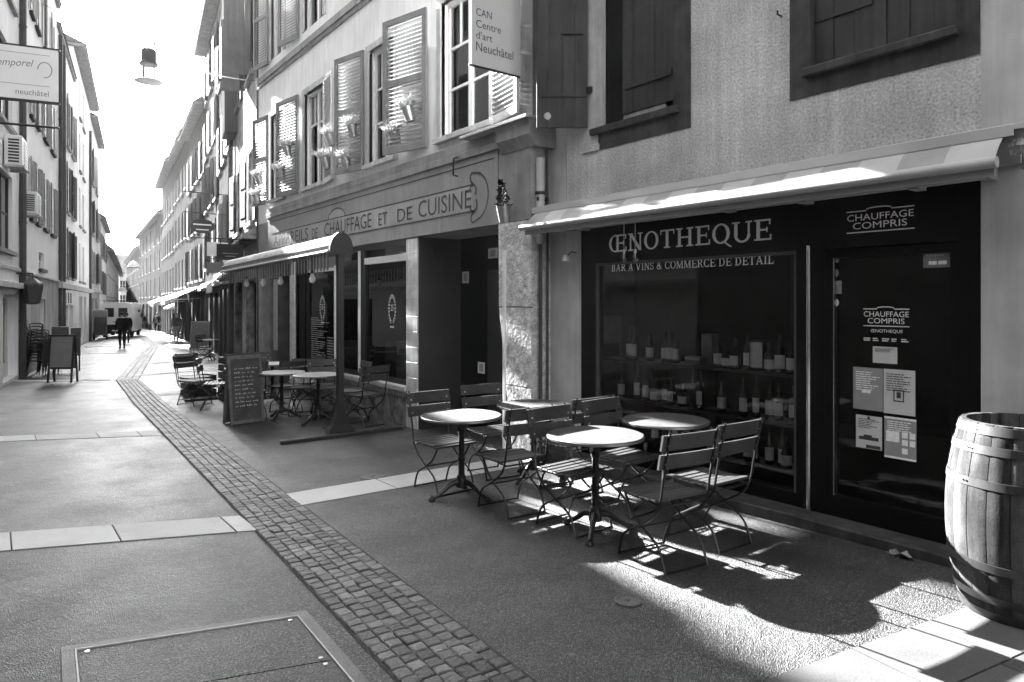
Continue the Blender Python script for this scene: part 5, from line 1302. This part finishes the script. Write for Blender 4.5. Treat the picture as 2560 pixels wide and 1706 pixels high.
pl = empty('planter_box', (1.75,24.2,gz(24.2)), -.1, 'dark planter box on legs behind the left pavement board', 'planter')
b = MB(); b.bbox(-.35,.35,-.2,.2,.45,1.0,.01); b.build('box', M['pipe_dark'], pl); b = MB()
for (x, y) in ((-.32,-.17),(.32,-.17),(-.32,.17),(.32,.17)): b.box(x-.02,x+.02,y-.02,y+.02,0,.45)
b.build('stand', M['iron'], pl); b = MB(); b.bbox(-.37,.05,-.1,.25,1.0,1.32,.01); b.bbox(.1,.36,-.1,.25,1.0,1.28,.01); b.build('raised_bin', M['chair_paint'], pl)

# wooden crates by the far doorway
for k, (x, y, z, lb) in enumerate(((3.72,13.65,0,'dark wooden crate under another behind the terrace tables'),(3.74,13.67,.42,'dark wooden crate stacked on another behind the terrace tables'),(3.35,15.0,0,'lone wooden crate standing beyond the far canopy post'))):
    e = empty('wooden_crate', (x,y,gz(y)+z), .1*k, lb, 'crate'); b = MB()
    for zz in (.0,.14,.28): b.box(-.28,.28,-.2,-.185,zz+.01,zz+.125); b.box(-.28,.28,.185,.2,zz+.01,zz+.125); b.box(-.28,-.265,-.184,.184,zz+.01,zz+.125); b.box(.265,.28,-.184,.184,zz+.01,zz+.125)
    b.build('slats', M['slat_wood'], e); b = MB(); b.box(-.26,.26,-.18,.18,.005,.02); b.build('base', M['slat_wood'], e)
# dried white curtain behind the far doorway glass
e = empty('door_curtain', (4.95,15.1,-.1), 0, 'pale gathered curtain hanging in the far doorway of the shuttered house', 'curtain')
b = MB(); pts = [(0.012*math.sin(i*1.9),-.14+.28*i/24) for i in range(25)]
for i in range(24): b.quad((pts[i][0],pts[i][1],.7),(pts[i+1][0],pts[i+1][1],.7),(pts[i+1][0],pts[i+1][1],2.25),(pts[i][0],pts[i][1],2.25))
b.build('cloth', M['cloth_light'], e); b = MB(); b.tube([(0,-.3,2.27),(0,.3,2.27)], .01, 6); b.build('rail', M['iron'], e)

# ---------------------------------------------------------------- wine barrel
BX, BY = 4.46, 1.27
br = empty('wine_barrel', (BX,BY,gz(BY)+.004), 0, 'old oak wine barrel with metal hoops at the right edge', 'barrel')
HB = 1.03
def rb(z): t = (z/HB-.5)*2; return .365 - .075*t*t
b = MB(); ns = 22; nz = 14; q = random.Random(2)
cuts = [0]
for i in range(ns): cuts.append(cuts[-1]+q.uniform(.7,1.3))
cuts = [c/cuts[-1]*2*PI for c in cuts]
for i in range(ns):
    a0_, a1_ = cuts[i]+.007, cuts[i+1]-.007; vs = []; fs = []; m_ = 4; dr_ = q.uniform(-.0015,.0015)
    for z_ in range(nz+1):
        z = HB*z_/nz
        for j in range(m_+1):
            a = a0_+(a1_-a0_)*j/m_; r = rb(z)+dr_-(.004 if j in (0,m_) else 0); vs.append((r*math.cos(a),r*math.sin(a),z))
    for z_ in range(nz):
        for j in range(m_): k = z_*(m_+1)+j; fs.append((k,k+1,k+m_+2,k+m_+1))
    k = nz*(m_+1); o_ = len(vs)
    for j in range(m_+1): x, y, z = vs[k+j]; f_ = 1-.028/rb(HB); vs.append((x*f_,y*f_,z))
    for j in range(m_): fs.append((k+j,k+j+1,o_+j+1,o_+j))
    o2 = len(vs)
    for j in range(m_+1): x, y, z = vs[o_+j]; vs.append((x,y,HB-.10))
    for j in range(m_): fs.append((o_+j,o_+j+1,o2+j+1,o2+j))
    b.add(vs, fs)
b.build('staves', M['wood_barrel'], br, smooth=True)
b = MB(); b.lathe([(rb(z)-.012, z) for z in [HB*i/12 for i in range(13)]][:-1]+[(.01,HB-.09)], 32); b.build('barrel_head', M['barrel_head'], br, smooth=True)
for (z0,z1) in ((.012,.055),(.10,.145),(.27,.315),(.70,.745),(.875,.92),(.975,1.022)):
    b = MB(); b.lathe([(rb(z0)+.001,z0),(rb(z0)+.0045,z0+.001),(rb((z0+z1)/2)+.0045,(z0+z1)/2),(rb(z1)+.0045,z1-.001),(rb(z1)+.001,z1)], 56, close=False)
    for k in range(2): b.lathe([(.006,0),(.005,.003),(0,.004)], 8, M4=Matrix.Rotation(2.6,4,'Z') @ Matrix.Translation((rb(z0)+.004,.02*k,(z0+z1)/2)) @ Matrix.Rotation(R(90),4,'Y'))
    b.build('hoop', M['hoop'], br, smooth=True)
# dry leaf on the doorstep
lf_ = empty('fallen_leaf', (4.80,2.05,gz(2.05)+.004), .4, 'dry curled leaf lying on the ground before the shop door', 'leaf')
b = MB(); q = random.Random(5); pr = []
for i in range(17):
    t = i/16*2*PI; r = .055*(1+.3*math.cos(3*t)+.2*math.sin(5*t)); pr.append((r*1.4*math.cos(t),r*math.sin(t),.012+.025*abs(math.sin(t*1.5))))
for i in range(16): b.add([(0,0,.004),pr[i],pr[i+1]],[(0,1,2)])
b.build('blade', M['stone_grey'], lf_)
b = MB(); b.tube([(0,0,.005),(-.05,.01,.006),(-.10,.03,.004)], .0018, 5); b.build('stalk', M['stone_grey'], lf_)
# ---------------------------------------------------------------- van seen from behind
vn = empty('delivery_van', (7.1,56.6,gz(56.6)), R(-16), 'white high-roofed delivery van with a roof bar seen from behind', 'van')
W2, Hv, Lv = 1.0, 2.55, 5.2
prof = [(-W2,.45),(-W2,1.25),(-W2*.93,2.2),(-W2*.86,2.48),(-W2*.6,Hv),(W2*.6,Hv),(W2*.86,2.48),(W2*.93,2.2),(W2,1.25),(W2,.45)]
b = MB(); b.prism([(x,0,z) for x,z in prof], (0,Lv,0)); b.build('body', M['van_paint'], vn)
for s in (-1,1):
    d_ = MB(); d_.bbox(min(s*.03,s*.84),max(s*.03,s*.84),-.03,-.005,.96,2.4,.01); dr = d_.build('rear_door', M['van_paint'], vn)
    g_ = MB(); g_.box(min(s*.14,s*.72),max(s*.14,s*.72),-.036,-.031,1.5,2.15); g_.build('door_window', M['pane_dark'], dr)
    g_ = MB(); g_.box(min(s*.06,s*.2),max(s*.06,s*.2),-.05,-.031,1.12,1.17); g_.build('handle', M['iron'], dr)
    l_ = MB(); l_.bbox(min(s*.86,s*.96),max(s*.86,s*.96),-.02,-.002,.8,1.2,.005); l_.build('tail_light', M['sign_grey'], vn)
    m_ = MB(); m_.bbox(min(s*1.02,s*1.2),max(s*1.02,s*1.2),4.3,4.36,1.35,1.7,.02); m_.tube([(s*.98,4.33,1.5),(s*1.05,4.33,1.5)], .02, 6); m_.build('mirror', M['rubber'], vn)
    for yy in (1.0,4.2):
        w_ = MB(); M4 = Matrix.Translation((s*.86,yy,.34)) @ Matrix.Rotation(R(90),4,'Y'); w_.lathe([(.2,-.1),(.34,-.1),(.34,.1),(.2,.1)], 20, M4=M4); wh = w_.build('wheel', M['rubber'], vn)
        r_ = MB(); r_.lathe([(0,-.06),(.2,-.09),(.2,.09),(0,.06)], 16, M4=M4); r_.build('rim', M['zinc'], wh)
    s_ = MB(); s_.box(s*.955-.004,s*.955+.004,3.3,4.3,1.45,2.0); s_.build('side_window', M['pane_dark'], vn)
b = MB(); b.bbox(-1.0,1.0,-.12,.0,.36,.95,.02); b.build('bumper', M['rubber'], vn)
b = MB(); b.box(-.9,.9,.0,Lv,.28,.449); b.build('underbody', M['rubber'], vn)
b = MB()
for yy in (.3,2.2,4.0): b.tube([(-.9,yy,2.66),(.9,yy,2.66)], .025, 6); b.tube([(-.8,yy,2.5),(-.8,yy,2.66)], .02, 6); b.tube([(.8,yy,2.5),(.8,yy,2.66)], .02, 6)
b.build('roof_rack', M['rubber'], vn)
b = MB(); b.box(-.25,.25,-.125,-.121,.47,.57); b.build('number_plate', M['paper'], vn)
# darker car or box in front of the van at the wall side
ca = empty('parked_cart', (5.75,53.2,gz(53.2)), R(-12), 'dark covered hand cart standing between the left wall and the white van', 'cart')
b = MB(); b.bbox(-.35,.35,-.4,.4,.3,1.5,.04); b.build('body', M['pipe_dark'], ca); b = MB(); b.bbox(-.4,.4,-.45,.45,1.501,2.0,.06); b.build('cover', M['sign_grey'], ca)
for s in (-1,1):
    w_ = MB(); w_.lathe([(.1,-.05),(.25,-.05),(.25,.05),(.1,.05)], 14, M4=Matrix.Translation((s*.37,0,.25)) @ Matrix.Rotation(R(90),4,'Y')); w_.build('wheel', M['rubber'], ca)

# ---------------------------------------------------------------- people
def skin_mesh(name, nodes, edges, m, parent, sub=2):
    """one continuous surface grown round a skeleton: nodes {key: (pos, radius or (rx,ry))}, first node is the root"""
    keys = list(nodes); me = bpy.data.meshes.new(name); me.from_pydata([nodes[k][0] for k in keys], [(keys.index(a),keys.index(b_)) for a,b_ in edges], []); me.update()
    o = bpy.data.objects.new(name, me); COL.objects.link(o); o.modifiers.new('skin','SKIN'); sb = o.modifiers.new('sub','SUBSURF'); sb.levels = sub; sb.render_levels = sub
    for i, k in enumerate(keys):
        r = nodes[k][1]; me.skin_vertices[0].data[i].radius = r if isinstance(r, tuple) else (r,r); me.skin_vertices[0].data[i].use_root = (i == 0)
    dg = bpy.context.evaluated_depsgraph_get(); dg.update(); nm = bpy.data.meshes.new_from_object(o.evaluated_get(dg)); bpy.data.objects.remove(o); bpy.data.meshes.remove(me)
    nm.name = name; nm.materials.clear(); nm.materials.append(m)
    for p in nm.polygons: p.use_smooth = True
    ob = bpy.data.objects.new(name, nm); COL.objects.link(ob); ob.parent = parent; return ob
def person(x, y, face, label, H=1.74, stride=.16, arms=.1, coat='cloth_dark', legs='cloth_dark', hair=True, bulk=1., grp=None, fine=True, coat_len=.78):
    """walking figure; local +y is the way it faces"""
    e = empty('person', (x,y,gz(y)), R(face)-PI/2, label, 'person', grp); k = H/1.74
    v = lambda a,b_,c: (a*k,b_*k,c*k)
    st = stride
    J = {'pelvis':(v(0,0,.93),(.14*bulk,.10)),'waist':(v(0,0,1.06),(.135*bulk,.095)),'chest':(v(0,.01,1.27),(.165*bulk,.11)),'base':(v(0,0,1.42),(.10,.075)),'neck':(v(0,.01,1.50),.052),'jaw':(v(0,.035,1.57),(.065,.072)),'skull':(v(0,.015,1.655),(.076,.09)),'crown':(v(0,.0,1.72),(.05,.055))}
    E_ = [('pelvis','waist'),('waist','chest'),('chest','base'),('base','neck'),('neck','jaw'),('jaw','skull'),('skull','crown')]
    for s, n in ((-1,'l'),(1,'r')):
        f = st*s
        J.update({n+'hip':(v(s*.09,0,.88),.085),n+'knee':(v(s*.1,f*.5+.02,.49),.058),n+'ankle':(v(s*.1,f-.03,.10),.04),n+'toe':(v(s*.11,f+.13,.035),.032)})
        E_ += [('pelvis',n+'hip'),(n+'hip',n+'knee'),(n+'knee',n+'ankle'),(n+'ankle',n+'toe')]
        g_ = -arms*s
        J.update({n+'sh':(v(s*.19,0,1.40),.058),n+'elbow':(v(s*.25,g_*.4-.03,1.12),.043),n+'wrist':(v(s*.25,g_+.08,.88),.03),n+'hand':(v(s*.245,g_+.10,.80),.028),n+'tip':(v(s*.24,g_+.11,.73),.014)})
        E_ += [('base',n+'sh'),(n+'sh',n+'elbow'),(n+'elbow',n+'wrist'),(n+'wrist',n+'hand'),(n+'hand',n+'tip')]
        if fine:
            J[n+'thumb'] = (v(s*.22,g_+.14,.79),.010); E_.append((n+'hand',n+'thumb'))
            for i_ in range(3): J[n+f'f{i_}'] = (v(s*(.225+.012*i_),g_+.10+.014*i_,.725+.006*i_),.008); E_.append((n+'hand',n+f'f{i_}'))
    skin_mesh('body', J, E_, M['skin'], e)
    if fine:
        b = MB(); b.lathe([(0,.012),(.012,0),(.008,-.012)], 6, tuple(v(0,.125,1.615))); 
        for s in (-1,1): b.lathe([(0,.006),(.008,0),(0,-.006)], 6, tuple(v(s*.03,.105,1.645))); b.lathe([(0,.03),(.014,0),(0,-.03)], 6, tuple(v(s*.082,.0,1.63)))
        b.build('face', M['skin'], e)
    sc_ = 1.14
    tj = {'pelvis':(J['pelvis'][0],(.15*bulk,.115))}; te = []
    for n in 'lr':
        for q_ in ('hip','knee','ankle'): tj[n+q_] = (J[n+q_][0], J[n+q_][1]*1.22)
        te += [('pelvis',n+'hip'),(n+'hip',n+'knee'),(n+'knee',n+'ankle')]
    skin_mesh('trousers', tj, te, M[legs], e)
    cj = {'chest':(J['chest'][0],(.19*bulk,.14*bulk)),'waist':(J['waist'][0],(.175*bulk,.135*bulk)),'hem':(v(0,0,coat_len+.02),(.175*bulk,.135*bulk)),'base':(J['base'][0],(.115,.095)),'collar':(v(0,0,1.49),(.07,.07))}; ce = [('chest','waist'),('waist','hem'),('chest','base'),('base','collar')]
    for n in 'lr':
        for q_ in ('sh','elbow','wrist'): cj[n+q_] = (J[n+q_][0], J[n+q_][1]*1.42)
        ce += [('base',n+'sh'),(n+'sh',n+'elbow'),(n+'elbow',n+'wrist')]
    skin_mesh('jacket', cj, ce, M[coat], e)
    for n in 'lr':
        p = J[n+'ankle'][0]; t = J[n+'toe'][0]; skin_mesh('shoe', {'a':(p,.05*k),'h':((p[0],p[1]-.03,.045),.045*k),'t':((t[0],t[1],.035),.038*k)}, [('a','h'),('h','t')], M['rubber'], e, 1)
    if hair:
        b = MB(); b.lathe([(.074,-.05),(.083,.0),(.083,.05),(.06,.095),(0,.11)], 14, tuple(v(0,-.012,1.64))); b.build('hair', M['hair'], e, smooth=True)
    return e
person(5.03, 38.1, 98, 'person in a dark bulky jacket and dark trousers walking away, nearest of all', 1.78, .05, .05, bulk=1.22)
person(6.2, 45.2, 95, 'person in dark clothes half hidden behind the nearest walker, by the white van', 1.76, .05, .05, bulk=1.1)
person(11.0, 63.9, 95, 'person in a short dark coat and dark trousers walking alone in mid street', 1.78, .06, .12, bulk=1.1)
person(8.5, 43.5, -82, 'person in a mid grey jacket and pale trousers walking on the right side', 1.74, .08, .1, 'cloth_mid', 'cloth_light')
for (x, y, f, c, l, lb) in ((11.9,78,-90,'cloth_mid','cloth_mid','distant grey figure just right of the white van'),(13.4,86,90,'cloth_dark','cloth_mid','distant dark figure left of the lone dark walker'),(14.0,92,-90,'cloth_mid','cloth_dark','very distant small figure in the middle of the street'),(12.4,66,85,'cloth_dark','cloth_dark','distant dark figure close behind the lone dark walker')):
    person(x, y, f, lb, 1.72, .06, .06, c, l, fine=False)
# outdoor tables and a shade far down on the right
um = empty('parasol', (11.3,55.5,gz(55.5)), 0, 'pale parasol over a terrace far down the right side', 'parasol')
b = MB(); b.lathe([(1.3,2.1),(1.0,2.3),(.5,2.5),(0,2.62)], 12, close=False); b.lathe([(1.3,2.09),(1.3,2.0)], 12, close=False); b.build('canopy', M['awning_white'], um)
b = MB(); b.tube([(0,0,0),(0,0,2.6)], .025, 8); b.lathe([(0,0),(.3,0),(.28,.06),(0,.08)], 14); b.build('pole', M['zinc'], um)
for k, (x, y, lb) in enumerate(((9.9,50.5,'dark cafe table far down the right side before the parasol'),(8.9,47.2,'dark cafe table behind the walker in pale trousers'))):
    o = put_table(x, y, lb, .3*k, 'far cafe tables')
for (x, y, f, lb) in ((9.6,49.6,90,'dark cafe chair far down the right side before the parasol'),(9.2,46.4,80,'dark cafe chair behind the walker in pale trousers'),(9.5,48.2,-90,'dark cafe chair between the two far cafe tables')): put_chair(x, y, f, lb, 'far cafe chairs')
for (x,y,f,lb) in ((6.3,27.0,-60,'dark chair by the right wall before the distant pavement board'),(5.9,25.3,-40,'dark chair by the right wall nearer than the distant pavement board')): put_chair(x,y,f,lb,'chairs by the right wall')
put_table(6.2, 26.1, 'small pale table by the right wall between two chairs', 0, 'tables by the right wall')
# ---------------------------------------------------------------- air
HAZE, HAZE_G = .00022, .45
if HAZE:
    hz = MB(); hz.box(-60,60,-14,210,-6,21.5)
    m = bpy.data.materials.new('haze'); m.use_nodes = True; nt = m.node_tree
    nt.nodes.remove(nt.nodes['Principled BSDF']); v = nt.nodes.new('ShaderNodeVolumePrincipled')
    v.inputs['Color'].default_value = (.95,.95,.95,1); v.inputs['Density'].default_value = HAZE; v.inputs['Anisotropy'].default_value = HAZE_G
    nt.links.new(v.outputs[0], nt.nodes['Material Output'].inputs['Volume'])
    tag(hz.build('haze', m), kind='stuff')
